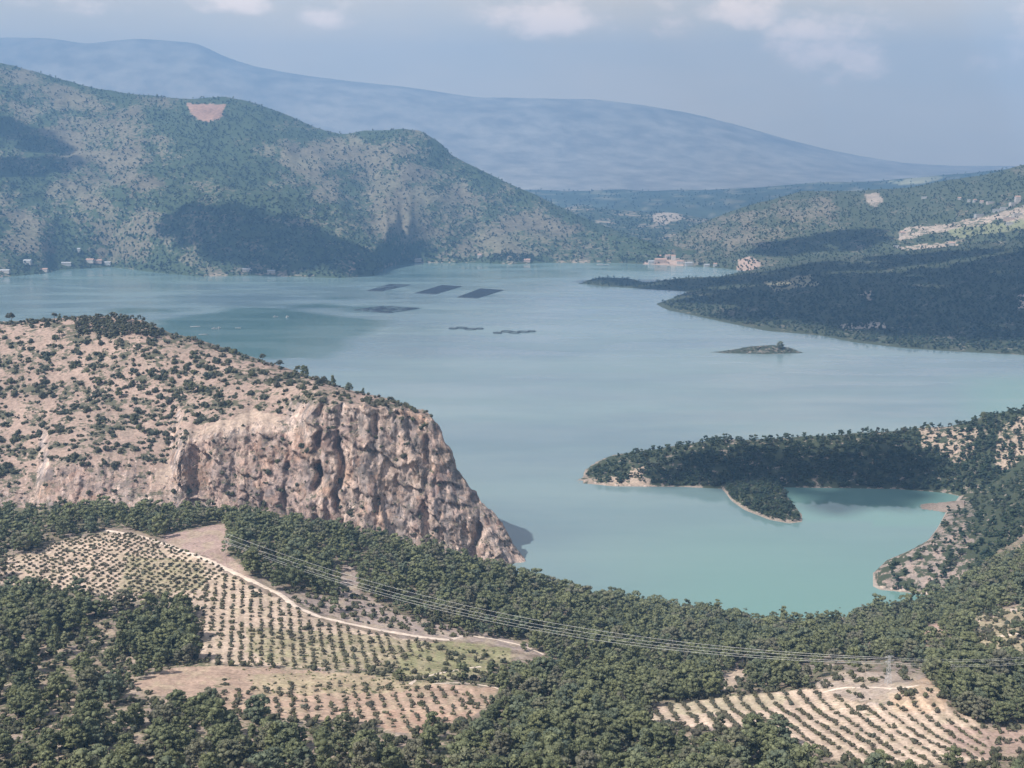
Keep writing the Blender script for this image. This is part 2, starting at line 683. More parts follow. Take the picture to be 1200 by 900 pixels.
def soft(PX, PY, poly, f=3.0, amp=5.0, seed=0.0):
    """polygon mask with a ragged edge"""
    PX, PY = np.asarray(PX), np.asarray(PY)
    out = np.zeros(PX.shape)
    xs, ys = [q[0] for q in poly], [q[1] for q in poly]
    m = (PX > min(xs) - 2.5 * amp) & (PX < max(xs) + 2.5 * amp) & (PY > min(ys) - 2 * amp) & (PY < max(ys) + 2 * amp)
    if m.any():
        x, y = PX[m], PY[m]
        a = amp * fbm(x / 22.0 + seed, y / 12.0 + seed, o=3)
        b = amp * 0.6 * fbm(x / 22.0 + seed + 40, y / 12.0 - seed, o=3)
        out[m] = inpoly(x + a, y + b, poly)
    return out


# ------------------------------------------------------------------ the landforms
# -- far range
def d_range(L):
    w = np.clip(np.sin(np.clip(L.seg / 3.0, 0, 1) * math.pi), 0, 1)[:, None]
    L.Z += 14 * w * ridged(L.X / 2600, L.Y / 2600, o=3) + 10 * fbm(L.X / 700, L.Y / 700)


skyline = Curve([(-900, 60), (-300, 44), (0, 45), (60, 46), (100, 52), (160, 47), (230, 52), (262, 68), (300, 80), (370, 92), (470, 103), (560, 115), (640, 116),
                 (700, 117), (760, 124), (800, 132), (860, 146), (930, 166), (1000, 183), (1060, 192), (1120, 195), (1200, 196), (1500, 190), (2100, 180)], D=15000)
L_range = Loft(np.arange(-900, 2101, 8.0), [Curve([(-900, 10600, 60), (2100, 10600, 60)], dz=True), Curve([(-900, 165), (0, 168), (500, 178), (800, 195), (1000, 206), (1200, 207), (2100, 205)], D=12600),
                                            skyline, Rel(skyline, 1300, dz=-400)], [14, 26, 6], d_range)
m_far = ground_mat('far_forest', 0.004, 0.0009, bump=0.0, bump_scale=0.01)
o = L_range.build('mountains', m_far, {'base': rows3((0.295, 0.265, 0.215), L_range.X.shape)})
tag(o, 'far blue mountain range fading into the haze beyond the lake', 'mountains', kind='structure')

# -- low ground beyond the gap
def d_low(L):
    L.Z += 14 * fbm(L.X / 600, L.Y / 900, o=4) * np.clip(L.seg, 0, 1)[:, None]


low1 = Curve([(-300, 224), (500, 223), (640, 223), (760, 224), (880, 221), (950, 215), (1040, 211), (1100, 206), (1200, 196), (1500, 180)], D=9800)
L_low = Loft(np.arange(-300, 1501, 6.0), [Curve([(-300, 7600, -10), (1500, 7600, -10)], dz=True), Curve([(-300, 240), (1500, 236)], D=8600), low1, Rel(low1, 1500, dz=-60), Curve([(-300, 13000, 80), (1500, 13000, 80)], dz=True)],
             [8, 14, 6, 4], d_low)
b = rows3((0.06, 0.075, 0.045), L_low.X.shape)
b = blend(b, soft(L_low.PX, L_low.PY, [(1040, 213), (1090, 206), (1110, 207), (1070, 218)], amp=2), (0.30, 0.29, 0.18))
b = blend(b, 0.6 * sstep(fbm(L_low.PX / 30, L_low.PY / 3, 2.0), 0.25, 0.5), (0.26, 0.23, 0.15))
o = L_low.build('far_hills', m_far, {'base': b})
tag(o, 'low dark wooded hills on the plain beyond the gap', 'hills', kind='structure')

# -- hills in the gap
def d_gap(L):
    w = np.clip(np.sin(np.clip(L.seg / 2.0, 0, 1) * math.pi), 0, 1)[:, None]
    L.Z += 18 * w * ridged(L.X / 420, L.Y / 500, o=4) + 3 * fbm(L.X / 120, L.Y / 120)


gap = Curve([(500, 236), (640, 245), (680, 241), (720, 246), (760, 249), (790, 249), (820, 255), (850, 260), (900, 262), (1000, 255)], D=7000)
L_gap = Loft(np.arange(500, 1001, 4.0), [Curve([(500, 5300, -8), (1000, 5300, -8)], dz=True), Curve([(500, 276), (760, 274), (1000, 274)], D=6000), gap, Rel(gap, 500, dz=-120)], [8, 20, 5], d_gap)
m_gap = ground_mat('gap_hillside', 0.05, 0.004, scrub=(0.055, 0.07, 0.04), scrub_scale=0.02, bump=0.3, bump_scale=0.03)
b = rows3((0.28, 0.23, 0.17), L_gap.X.shape)
b = blend(b, soft(L_gap.PX, L_gap.PY, [(766, 250), (790, 247), (800, 256), (780, 262), (766, 260)], amp=2), (0.36, 0.30, 0.235))
g = np.full(L_gap.X.shape, 0.62) + 0.25 * fbm(L_gap.PX / 40, L_gap.PY / 10, 1.0)
g -= 0.7 * soft(L_gap.PX, L_gap.PY, [(766, 250), (790, 247), (800, 256), (780, 262), (766, 260)], amp=2)
o = L_gap.build('gap_hills', m_gap, {'base': b, 'green': g})
tag(o, 'hazy scrub covered hills with a pale quarry in the gap between the mountains', 'hills', kind='structure')


# -- the big mountain on the left
def d_left(L):
    s = L.seg - 1.0
    w = np.clip(np.sin(np.clip(s / 3.0, 0, 1) * math.pi), 0, 1)[:, None]
    L.Z += w * (60 * ridged(L.X / 620 + 3, L.Y / 900, o=5) + 14 * fbm(L.X / 160, L.Y / 200, o=4))
    L.Z += 5.0 * np.clip(s, 0, 1)[:, None] * fbm(L.X / 60, L.Y / 60, 5.0, o=3)


sh2 = Curve([(-300, 333), (0, 325), (50, 321), (65, 317), (130, 313), (170, 318), (230, 324), (300, 323), (400, 326), (440, 323), (455, 312), (480, 308), (560, 308),
             (600, 310), (640, 308), (700, 308), (760, 309), (820, 309)])
sk2 = Curve([(-300, 55, 6300), (0, 75, 6200), (40, 85, 6200), (80, 96, 6150), (110, 104, 6100), (160, 112, 6050), (220, 118, 6000), (262, 115, 6000), (290, 120, 5950), (330, 133, 5900), (370, 150, 5800),
             (400, 158, 5700), (425, 154, 5650), (470, 152, 5600), (495, 155, 5600), (515, 167, 5600), (530, 183, 5550), (560, 198, 5500), (590, 213, 5450), (620, 226, 5400), (650, 240, 5350),
             (690, 258, 5300), (730, 273, 5250), (780, 292, 5200), (820, 304, 5150)])
L_left = Loft(np.arange(-300, 821, 2.0), [
    Rel(sh2, -160, z=-14), sh2,
    Curve([(-300, 272, 4350), (0, 268, 4350), (80, 262, 4500), (170, 268, 4350), (250, 270, 4250), (330, 275, 4200), (400, 292, 4130), (440, 304, 4180), (470, 294, 4480), (560, 285, 4800), (640, 290, 4750),
           (700, 297, 4700), (760, 303, 4650), (820, 307, 4650)]),
    Curve([(-300, 170, 5250), (0, 175, 5200), (80, 180, 5300), (150, 190, 5100), (230, 190, 5000), (300, 205, 4900), (370, 225, 4850), (430, 243, 4900), (480, 230, 5050), (540, 245, 5150), (600, 260, 5100),
           (660, 276, 5050), (720, 287, 5000), (820, 305, 4950)]),
    sk2, Rel(sk2, 900, dz=-260)], [2, 40, 50, 50, 6], d_left)
P_scar = [(219, 121), (262, 122), (259, 139), (245, 143), (228, 141)]
PX, PY = L_left.PX, L_left.PY
b = rows3((0.165, 0.145, 0.105), PX.shape)
b = blend(b, 0.6 * sstep(fbm(PX / 60, PY / 30, 3.0), 0.0, 0.4), (0.165, 0.155, 0.105))
b = blend(b, soft(PX, PY, P_scar, amp=5), (0.33, 0.205, 0.155))
b = blend(b, soft(PX, PY, [(405, 322), (412, 306), (428, 303), (437, 310), (440, 325)], amp=2), (0.34, 0.25, 0.19))
b = blend(b, sstep(PY - np.interp(PX, sh2.p, [326 - (326 - q) for q in np.interp(sh2.p, sh2.p, 450 - FOC * ((sh2.d * ST - CAM_H * CT) / (sh2.d * CT + CAM_H * ST)))]), -5, -2) * 0.8, (0.34, 0.27, 0.21))


def left_green(px, py):
    g = 0.68 + 0.38 * fbm(px / 55 + 2, py / 28, 7.0, o=5, gain=0.6)
    pale = [([(0, 80), (110, 108), (160, 130), (170, 190), (80, 185), (60, 140), (0, 125)], 0.24), ([(60, 185), (170, 160), (190, 220), (180, 300), (110, 300), (60, 235)], 0.22),
            ([(0, 215), (40, 225), (60, 300), (0, 300)], 0.28), ([(320, 160), (410, 160), (470, 190), (540, 215), (620, 245), (690, 280), (690, 302), (480, 302), (420, 260), (330, 215)], 0.26),
            ([(400, 152), (500, 152), (510, 190), (470, 205), (420, 185)], 0.18), ([(190, 250), (240, 250), (270, 300), (200, 310)], 0.12)]
    for poly, k in pale:
        g = g - 0.33 * k * (soft(px, py, poly, amp=12) + soft(px, py, poly, amp=26, seed=3.0) + soft(px, py, poly, amp=34, seed=9.0))
    g = g + 0.08 * soft(px, py, [(180, 120), (330, 130), (320, 220), (200, 200)], amp=24)
    g = g - 0.6 * soft(px, py, P_scar, amp=5)
    return np.clip(g, 0, 1)


m_left = ground_mat('mountain_side', 0.09, 0.006, scrub=(0.056, 0.076, 0.042), scrub_scale=0.07, bump=0.5, bump_scale=0.05)
o = L_left.build('mountain', m_left, {'base': b, 'green': left_green(PX, PY)})
tag(o, 'broad scrub speckled mountain rising from the far left shore with an orange scar near its top', 'mountain', kind='structure')


# -- the hills on the right
def d_right(L):
    s = L.seg - 1.0
    w = np.clip(np.sin(np.clip(s / 2.0, 0, 1) * math.pi), 0, 1)[:, None]
    L.Z += w * (20 * ridged(L.X / 480, L.Y / 700, o=5)) + 3.0 * np.clip(s, 0, 1)[:, None] * fbm(L.X / 70, L.Y / 70, 5.0, o=3)


sh3 = Curve([(730, 308.5), (760, 310), (790, 311), (830, 313), (880, 318), (950, 319), (1500, 319)])
sk3 = Curve([(730, 307, 4800), (760, 292, 5000), (800, 271, 5300), (840, 254, 5500), (871, 243, 5600), (912, 232, 5700), (939, 224, 5800), (1002, 224, 5700), (1065, 220, 5600), (1110, 211, 5500),
             (1155, 205, 5400), (1186, 197, 5300), (1200, 193, 5300), (1300, 165, 5200), (1500, 140, 5200)])
L_right = Loft(np.arange(730, 1501, 2.0), [
    Rel(sh3, -120, z=-10), sh3,
    Curve([(730, 307.5, 4650), (760, 302, 4700), (800, 293, 4800), (880, 290, 4700), (950, 288, 4600), (1050, 283, 4500), (1200, 268, 4300), (1500, 240, 4200)]),
    sk3, Rel(sk3, 700, dz=-160)], [2, 36, 60, 6], d_right)
PX, PY = L_right.PX, L_right.PY
P_terr = [[(1052, 272), (1060, 266), (1110, 262), (1165, 252), (1180, 255), (1150, 264), (1100, 272), (1055, 282)], [(1050, 290), (1075, 286), (1120, 282), (1125, 288), (1070, 296)],
          [(1165, 252), (1200, 240), (1220, 240), (1220, 262), (1190, 266)], [(1014, 228), (1030, 226), (1036, 236), (1024, 244), (1017, 240)]]
b = rows3((0.20, 0.17, 0.125), PX.shape)
g = 0.70 + 0.24 * fbm(PX / 34, PY / 16, 4.0, o=4) - 0.20 * soft(PX, PY, [(780, 275), (860, 250), (960, 230), (1000, 250), (900, 290), (800, 310)], amp=10)
for p in P_terr:
    k = soft(PX, PY, p, amp=3)
    b = blend(b, k, (0.38, 0.31, 0.25))
    g -= 0.30 * k
k = soft(PX, PY, [(1110, 268), (1200, 258), (1210, 266), (1120, 280)], amp=3)
b = blend(b, k, (0.22, 0.225, 0.13))
g -= 0.3 * k
P_vill = [(752, 312), (756, 303), (770, 299), (790, 300), (802, 308), (802, 314)]
for p in (P_vill, [(862, 318), (866, 304), (880, 300), (892, 308), (888, 320)]):
    k = soft(PX, PY, p, amp=2)
    b = blend(b, k, (0.42, 0.31, 0.25))
    g -= 0.50 * k
m_right = ground_mat('right_hillside', 0.09, 0.006, scrub=(0.070, 0.084, 0.050), scrub_scale=0.07, bump=0.5, bump_scale=0.05)
o = L_right.build('hills', m_right, {'base': b, 'green': np.clip(g, 0, 1)})
tag(o, 'wooded hills with pale terraces and houses above the far right shore', 'hills', kind='structure')


def d_head(L):
    s = L.seg - 1.0
    w = np.clip(np.sin(np.clip(s / 3.0, 0, 1) * math.pi), 0, 1)[:, None] * sstep(L.cols, 780, 860)[None, :]
    L.Z += w * 7 * ridged(L.X / 300, L.Y / 420, o=4)


sh4 = Curve([(770, 356.5), (775, 360), (785, 364), (800, 367), (850, 378), (900, 388), (960, 393), (1000, 401), (1060, 408), (1120, 412), (1200, 416), (1500, 432)])
L_head = Loft(np.arange(770, 1501, 2.0), [
    Rel(sh4, -60, z=-8), sh4,
    Curve([(770, 356.2, None), (785, 357, 3130), (800, 352, 3200), (850, 357, 3100), (900, 362, 3000), (1000, 366, 2850), (1100, 370, 2800), (1200, 370, 2800), (1500, 360, 2700)]),
    Curve([(770, 356, None), (785, 352, None), (800, 347, 3370), (813, 343, 3480), (840, 330, 3750), (900, 325, 3700), (1000, 318, 3700), (1100, 310, 3700), (1200, 300, 3600), (1500, 270, 3500)]),
    Curve([(770, 355.8, None), (785, 350.5, None), (800, 344.5, None), (813, 341, None), (840, 326, 3900), (880, 317, 4150), (950, 305, 4150), (1050, 295, 4150), (1200, 280, 4150), (1500, 250, 4100)]),
    Curve([(770, 3260, -6), (800, 3520, -6), (813, 3620, -6), (840, 4050, -6), (880, 4350, -6), (950, 4500, 5), (1200, 4500, 40), (1500, 4500, 60)], dz=True)], [2, 24, 30, 20, 4], d_head)
PX, PY = L_head.PX, L_head.PY
b = rows3((0.16, 0.14, 0.115), PX.shape)
b = blend(b, 0.5 * sstep(fbm(PX / 25, PY / 8, 9.0), 0.1, 0.4), (0.34, 0.30, 0.22))
g = 0.72 + 0.25 * fbm(PX / 30, PY / 10, 6.0, o=4)
for p, c, kk in (([(895, 332), (950, 322), (960, 334), (910, 342)], (0.30, 0.27, 0.18), 0.45), ([(1190, 348), (1210, 345), (1210, 362), (1195, 362)], (0.50, 0.40, 0.33), 0.5),
                 ([(985, 380), (1035, 375), (1040, 384), (990, 388)], (0.45, 0.38, 0.32), 0.3), ([(1000, 345), (1020, 340), (1022, 352)], (0.42, 0.34, 0.27), 0.5)):
    k = soft(PX, PY, p, amp=4)
    b = blend(b, k, c)
    g -= kk * k
m_head = ground_mat('headland_side', 0.12, 0.008, scrub=(0.060, 0.070, 0.045), scrub_scale=0.09, bump=0.5, bump_scale=0.06)
o = L_head.build('headland', m_head, {'base': b, 'green': np.clip(g, 0, 1)})
tag(o, 'dark wooded headland in cloud shadow on the right shore', 'headland', kind='structure')

sh5 = Curve([(678, 331.5), (700, 335), (760, 339), (800, 341), (813, 344), (980, 344)])
L_spit = Loft(np.arange(678, 981, 2.0), [
    Rel(sh5, -40, z=-6), sh5,
    Curve([(678, 3725, -0.5), (690, 3760, 8), (705, 3800, 12), (735, 3800, 9), (757, 3720, 3), (800, 3800, 8), (860, 3850, 10), (980, 3900, 14)], dz=True),
    Curve([(678, 3740, -2), (705, 3930, -2), (740, 3900, -2), (757, 3790, -2), (800, 3960, -2), (860, 4010, -2), (885, 4150, 4), (980, 4200, 10)], dz=True)], [2, 10, 10])
o = L_spit.build('spit', m_head, {'base': rows3((0.26, 0.22, 0.17), L_spit.X.shape), 'green': np.full(L_spit.X.shape, 0.85)})
tag(o, 'long low dark spit of land reaching into the lake', 'spit', kind='structure')

sh6 = Curve([(833, 412.6), (850, 414), (900, 415), (941, 413.8)])
d6 = sh6.at(np.array([833.0, 941.0]))[0].mean()
L_isle = Loft(np.arange(833, 942, 1.0), [
    Rel(sh6, -12, z=-3), sh6,
    Curve([(833, d6 + 8, -0.6), (843, d6 + 8, 0.8), (860, d6 + 18, 3), (878, d6 + 22, 8), (905, d6 + 25, 11), (925, d6 + 18, 7), (937, d6 + 8, 1), (941, d6 + 6, -1)], dz=True),
    Curve([(833, d6 + 16, -3), (880, d6 + 60, -3), (941, d6 + 16, -3)], dz=True)], [2, 10, 10],
    lambda L: L.Z.__iadd__(0.6 * fbm(L.X / 9, L.Y / 9)))
m_isle = ground_mat('island_rock', 0.6, 0.05, scrub=(0.05, 0.06, 0.04), scrub_scale=0.12, bump=0.5, bump_scale=0.3)
o = L_isle.build('island', m_isle, {'base': rows3((0.20, 0.17, 0.145), L_isle.X.shape), 'green': np.full(L_isle.X.shape, 0.6)})
tag(o, 'small dark rocky island with one round tree off the right shore', 'island', kind='structure')


# -- the wooded peninsula at the right
def d_pen(L):
    s = L.seg - 1.0
    w = np.clip(np.sin(np.clip(s / 1.6, 0, 1) * math.pi), 0, 1)[:, None] * sstep(L.cols, 680, 740)[None, :]
    L.Z += w * (4.5 * ridged(L.X / 70, L.Y / 120, o=4)) + 0.5 * np.clip(s, 0, 1)[:, None] * fbm(L.X / 9, L.Y / 9, o=3)


m_pen = ground_mat('peninsula_side', 0.5, 0.03, scrub=(0.055, 0.065, 0.04), scrub_scale=0.14, bump=0.6, bump_scale=0.3, rock=True, streak=0.12)
sh7 = Curve([(670, 565.6), (690, 567), (720, 570), (800, 570.5), (850, 573), (915, 571), (1050, 573), (1090, 576), (1110, 578), (1140, 585), (1200, 590), (1500, 600)])
cr7 = Curve([(670, 565.4, None), (680, 561, 1398), (690, 557, 1410), (720, 546, 1430), (750, 539, 1440), (780, 531, 1445), (830, 521, 1450), (900, 520, 1450), (980, 515, 1455), (1060, 508, 1460), (1110, 504, 1458),
             (1150, 494, 1450), (1200, 482, 1430), (1500, 430, 1400)])
L_pen = Loft(np.arange(670, 1501, 1.5), [Rel(sh7, -20, z=-5), sh7, cr7, Rel(cr7, 130, z=-5)], [2, 46, 14], d_pen)
PX, PY = L_pen.PX, L_pen.PY
P_penbare = [[(1075, 500), (1100, 500), (1150, 500), (1140, 535), (1125, 545), (1100, 530), (1080, 520)], [(1170, 498), (1215, 480), (1215, 530), (1180, 560), (1165, 545)], [(690, 560), (760, 560), (770, 572), (690, 572)],
             [(740, 545), (755, 545), (760, 570), (735, 570)], [(1185, 570), (1215, 540), (1215, 600), (1185, 595)]]
b = rows3((0.26, 0.21, 0.175), PX.shape)
g = 0.68 + 0.22 * fbm(PX / 22, PY / 9, 5.0, o=4)
for p in P_penbare:
    k = soft(PX, PY, p, amp=5)
    b = blend(b, k, SOIL * 0.82)
    g -= 0.22 * k
shore_band = sstep(L_pen.Z, 1.1 + 0.6 * fbm(L_pen.X / 9, L_pen.Y / 9, 2.0), 0.4) * (0.75 + 0.5 * fbm(L_pen.X / 15, L_pen.Y / 15, 4.0))
b = blend(b, np.clip(shore_band * 0.9, 0, 1), (0.26, 0.215, 0.175))
g -= 0.3 * shore_band
o = L_pen.build('peninsula', m_pen, {'base': b, 'green': np.clip(g, 0, 1)})
tag(o, 'wooded peninsula in shade reaching left into the lake from the right edge', 'peninsula', kind='structure')

sh8 = Curve([(846, 573), (850, 577), (857, 587), (873, 598), (901, 609), (925, 613.5), (940, 611.5)])
L_spur = Loft(np.arange(846, 941, 1.0), [
    Rel(sh8, -10, z=-4), sh8,
    Curve([(846, 1378, 2), (858, 1352, 6), (870, 1335, 9), (890, 1318, 11), (910, 1305, 10), (924, 1278, 7), (934, 1256, 3), (940, 1246, -0.5)], dz=True),
    Curve([(846, 1402, 5), (908, 1400, 5), (918, 1355, 0.5), (926, 1305, -3), (940, 1256, -3)], dz=True)], [2, 18, 12],
    lambda L: L.Z.__iadd__(0.9 * fbm(L.X / 8, L.Y / 8) * sstep(L.Z, 0.5, 3)))
b = rows3((0.25, 0.205, 0.17), L_spur.X.shape)
b = blend(b, sstep(L_spur.Z, 1.3, 0.6) * 0.8, (0.27, 0.225, 0.185))
o = L_spur.build('spur', m_pen, {'base': b, 'green': np.clip(0.66 - 0.6 * sstep(L_spur.Z, 1.7, 0.7) + 0 * b[..., 0], 0, 1)})
tag(o, 'short rocky spur with a pale waterline jutting towards us from the peninsula', 'spur', kind='structure')


def d_rshore(L):
    s = L.seg - 1.0
    w = np.clip(np.sin(np.clip(s / 2.0, 0, 1) * math.pi), 0, 1)[:, None] * sstep(L.cols, 1030, 1080)[None, :]
    L.Z += w * (3.6 * ridged(L.X / 45, L.Y / 60, o=4)) + 0.7 * np.clip(s, 0, 1)[:, None] * fbm(L.X / 8, L.Y / 8, o=3) * sstep(L.Z, 0.5, 4)


sh9 = Curve([(1023, 686.5), (1030, 691), (1060, 694), (1107, 700), (1140, 705), (1500, 725)])
L_rs = Loft(np.arange(1023, 1501, 1.5), [
    Rel(sh9, -10, z=-4), sh9,
    Curve([(1023, 1062, -0.3), (1030, 1064, 4), (1040, 1070, 9), (1070, 1078, 14), (1110, 1085, 20), (1160, 1080, 28), (1200, 1070, 38), (1500, 1050, 60)], dz=True),
    Curve([(1023, 686.2, None), (1030, 671, 1082), (1040, 665, 1092), (1069, 655, 1112), (1088, 632, 1165), (1100, 618, 1200), (1110, 601, 1250), (1140, 591, 1275), (1170, 571, 1300), (1200, 551, 1310), (1500, 470, 1300)]),
    Curve([(1023, 1066, -4), (1040, 1120, -4), (1069, 1150, -4), (1088, 1190, -3), (1100, 1230, -3), (1110, 1300, -2), (1140, 1350, 2), (1200, 1420, 45), (1500, 1420, 70)], dz=True)], [2, 20, 50, 14], d_rshore)
PX, PY = L_rs.PX, L_rs.PY
b = blend(rows3((0.25, 0.205, 0.178), PX.shape), 0.6 * sstep(fbm(PX / 15, PY / 9, 2.0), 0.0, 0.3), (0.36, 0.27, 0.225))
g = 0.52 + 0.25 * fbm(PX / 16, PY / 10, 8.0, o=4) + 0.2 * sstep(PX, 1120, 1160)
sb = sstep(L_rs.Z, 1.0 + 0.7 * fbm(L_rs.X / 7, L_rs.Y / 7, 2.0), 0.4)
b = blend(b, sb * 0.7, (0.36, 0.31, 0.26))
g -= 0.6 * sb
o = L_rs.build('shore_bluff', m_pen, {'base': b, 'green': np.clip(g, 0, 1)})
tag(o, 'rocky scrub dotted bluff with a pale waterline at the right edge of the lake', 'bluff', kind='structure')
b3 = np.array([[1081, 595.5], [1092, 593], [1107, 590.5]])
L_beach = Loft(np.arange(1078, 1131, 1.0), [Curve([(1078, 596), (1085, 597.5), (1095, 598.5), (1110, 601), (1130, 606)]),
                                          Curve([(1078, 1287, -0.2), (1085, 1287, 0.9), (1100, 1287, 1.6), (1130, 1285, 4)], dz=True),
                                          Curve([(1078, 1289, -2), (1085, 1293, -2), (1100, 1298, -2), (1130, 1310, -2)], dz=True)], [6, 6],
               lambda L: L.Z.__iadd__(0.5 * fbm(L.X / 6, L.Y / 6)))
o = L_beach.build('beach', m_pen, {'base': rows3((0.25, 0.20, 0.165), L_beach.X.shape), 'green': np.full(L_beach.X.shape, 0.25)})
tag(o, 'small pale point of bare shore in the cove', 'beach', kind='structure')


# -- the cliff hill
def d_cliff(L):
    X, Y, Z, c = L.X.copy(), L.Y.copy(), L.Z.copy(), L.cols[None, :]
    s = L.seg[:, None]
    fade = np.where(c < 470, np.clip((2.30 - s) / 0.28, 0, 1), np.clip((4.3 - s) / 0.4, 0, 1))
    cl = np.clip((s - 0.85) / 0.15, 0, 1) * fade
    cl = cl * np.where(c < 205, 0.55, 1.0)
    quarry = sstep(c, 214, 226) * sstep(c, 362, 350)
    end = 0.25 + 0.75 * sstep(np.broadcast_to(c, X.shape), 628, 596)
    wx = X + 2.5 * perlin(X / 14, Z / 20, 2.0)
    big = ridged(wx / 42 + Z / 90, Z / 48, 1.0, o=2)
    med = ridged(wx / 15 + Z / 60 + 3, Z / 26, 5.0, o=3)
    cut = ridged(wx / 7.5, Z / 9.5, 8.0, o=3)
    small = fbm(X / 3.4, Z / 4.2, 9.0, o=3)
    saw = ((Z + 0.42 * X + 9 * perlin(X / 38, Z / 50, 3.0) + 3.5 * perlin(X / 10, Z / 14, 5.0)) / 17.0) % 1.0
    b1 = blocks(wx / 16 + 0.3 * Z / 16, Z / 38 - 0.1 * wx / 16, 5) - 0.5
    b2 = blocks(wx / 6.5 + 0.25 * Z / 6.5 + 0.3 * small, Z / 17 + 0.2 * small, 6) - 0.5
    b3 = blocks(X / 2.8 + 0.15 * Z, Z / 5.5 + 0.3 * X / 3, 7) - 0.5
    L.Y -= cl * end * ((4.2 - 2.2 * quarry) * big - 4.2 * (saw - 0.5) * sstep(perlin(X / 22, Z / 20, 4.0), -0.15, 0.35) + (1.2 - 0.4 * quarry) * med + 0.9 * cut + (7.5 - 3.8 * quarry) * b1 + 3.6 * b2 + 2.0 * b3 + 0.5 * small)
    for px0, wd_, dp in ((374, 4.5, 15), (398, 3.5, 8), (336, 2.5, 6), (441, 3, 6), (500, 4, 6), (556, 5, 12)):
        k = np.exp(-((c + 9 * perlin(Z / 26, px0 * 0.37, 3.0) + 3 * perlin(Z / 8, px0 * 0.7, 5.0) - px0) / wd_) ** 2)
        L.Y += cl * dp * k * (0.35 + 0.9 * sstep(perlin(Z / 22, px0 * 1.3, 6.0), -0.35, 0.25))
    L.Z += cl * end * (1.7 * fbm(X / 6, Y / 6, Z / 6, o=3))
    L.X += cl * end * (1.4 * fbm(Z / 7, Y / 9, X / 30, o=3))
    hill = np.clip((s - 2.0) / 0.5, 0, 1) * np.clip((4.2 - s) / 0.6, 0, 1)
    L.Z += hill * (2.2 * fbm(X / 60, Y / 60, 2.0) + 0.7 * fbm(X / 9, Y / 9, 3.0, o=3)) * sstep(c, 560, 420)
    L.Z += sstep(s, 3.7, 4.0) * 0.8 * fbm(X / 8, Y / 30, 4.0, o=3)


class BackOf:
    """ground falling away behind a crest, steeply where the crest is a cliff edge"""

    def __init__(self, base, dD0, dz0, dD1, dz1):
        self.a = (base, dD0, dz0, dD1, dz1)

    def at(self, cols):
        base, dD0, dz0, dD1, dz1 = self.a
        d, z = base.at(cols)
        k = sstep(cols, 440, 515)
        return d + dD0 * (1 - k) + dD1 * k, np.where(dz0 is None, -6.0, z + (dz0 or 0) * (1 - k) + dz1 * k)


bs = Curve([(-260, 630, 1060), (0, 622, 1060), (110, 616, 1065), (190, 610, 1062), (203, 608, 1063), (224, 606, 1082), (300, 606, 1084), (355, 615, 1084), (372, 622, 1070), (400, 628, 1070), (470, 645, 1072), (520, 660, 1074),
            (560, 674, 1076), (600, 688, 1078), (618, 688, 1082), (630, 688, 1086)])
ct = Curve([(-260, 566, 1100), (0, 572, 1100), (45, 572, 1100), (58, 548, 1102), (100, 541, 1102), (140, 548, 1100), (170, 560, 1098), (200, 566, 1096), (207, 556, 1094), (213, 532, 1096), (232, 513, 1113), (245, 507, 1114), (300, 504, 1116),
            (340, 506, 1114), (360, 486, 1106), (372, 476, 1100), (400, 473, 1100), (440, 472, 1102), (470, 477, 1104), (495, 486, 1106), (510, 494, 1108), (517, 503, 1108), (520, 518, 1108), (530, 528, 1108), (534, 549, 1108), (547, 568, 1106),
            (560, 587, 1104), (575, 601, 1102), (590, 619, 1100), (600, 638, 1098), (610, 653, 1096), (620, 664, 1094), (630, 684, 1094)])
_p = np.arange(-260.0, 631.0, 3.0)
_k = sstep(_p, 505, 470) * sstep(_p, 205, 240)
_d, _z = np.interp(_p, ct.p, ct.d), np.interp(_p, ct.p, ct.z)
ct.p, ct.d, ct.z = _p, _d + _k * 7 * fbm(_p / 17, 3.0, o=3), _z + _k * (6.5 * fbm(_p / 15, 7.0, o=3) - 2)
mdd = Curve([(-260, 470, 1230), (0, 470, 1230), (200, 458, 1215), (300, 452, 1190), (372, 452, 1160), (420, 464, 1145), (450, 469, 1135), (480, 478, 1128), (505, 488, 1120), (516, 500, 1114), (520, 516, 1112), (530, 526, 1112),
             (534, 547, 1111), (547, 566, 1109), (560, 585, 1107), (575, 599, 1105), (590, 617, 1103), (600, 636, 1101), (610, 651, 1099), (620, 662, 1097), (630, 683, 1097)])
sk5 = Curve([(-260, 376, 1400), (0, 378, 1400), (50, 375, 1400), (100, 371, 1390), (140, 371, 1370), (170, 377, 1360), (200, 391, 1340), (230, 398, 1325), (260, 408, 1310), (300, 421, 1290), (340, 434, 1260), (380, 447, 1230), (420, 460, 1190),
             (450, 466, 1165), (480, 476, 1145), (505, 486, 1132), (516, 498.5, 1120), (520, 515, 1117), (530, 525, 1116), (534, 546, 1115), (547, 565, 1113), (560, 584, 1111), (575, 598, 1109), (590, 616, 1107), (600, 635, 1105), (610, 650, 1103),
             (620, 661, 1101), (630, 682, 1100)])
L_cliff = Loft(np.arange(-260, 631, 1.25), [Rel(bs, -25, dz=-8), bs, ct, mdd, sk5, BackOf(sk5, 60, -16, 7, -14), BackOf(sk5, 230, None, 20, 0)], [4, 80, 60, 60, 8, 6], d_cliff, lin=(1,))
PX, PY = L_cliff.PX, L_cliff.PY
b = rows3((0.325, 0.24, 0.198), PX.shape)
b = blend(b, 0.55 * sstep(fbm(PX / 30, PY / 16, 2.0), 0.0, 0.5), (0.26, 0.205, 0.165))
P_cbare = [[(210, 525), (240, 500), (300, 480), (330, 490), (330, 506), (250, 510), (215, 560), (195, 570), (180, 560)], [(60, 375), (105, 372), (95, 395), (60, 390)]]
k = soft(PX, PY, P_cbare[0], amp=5)
b = blend(b, k, (0.40, 0.31, 0.25))
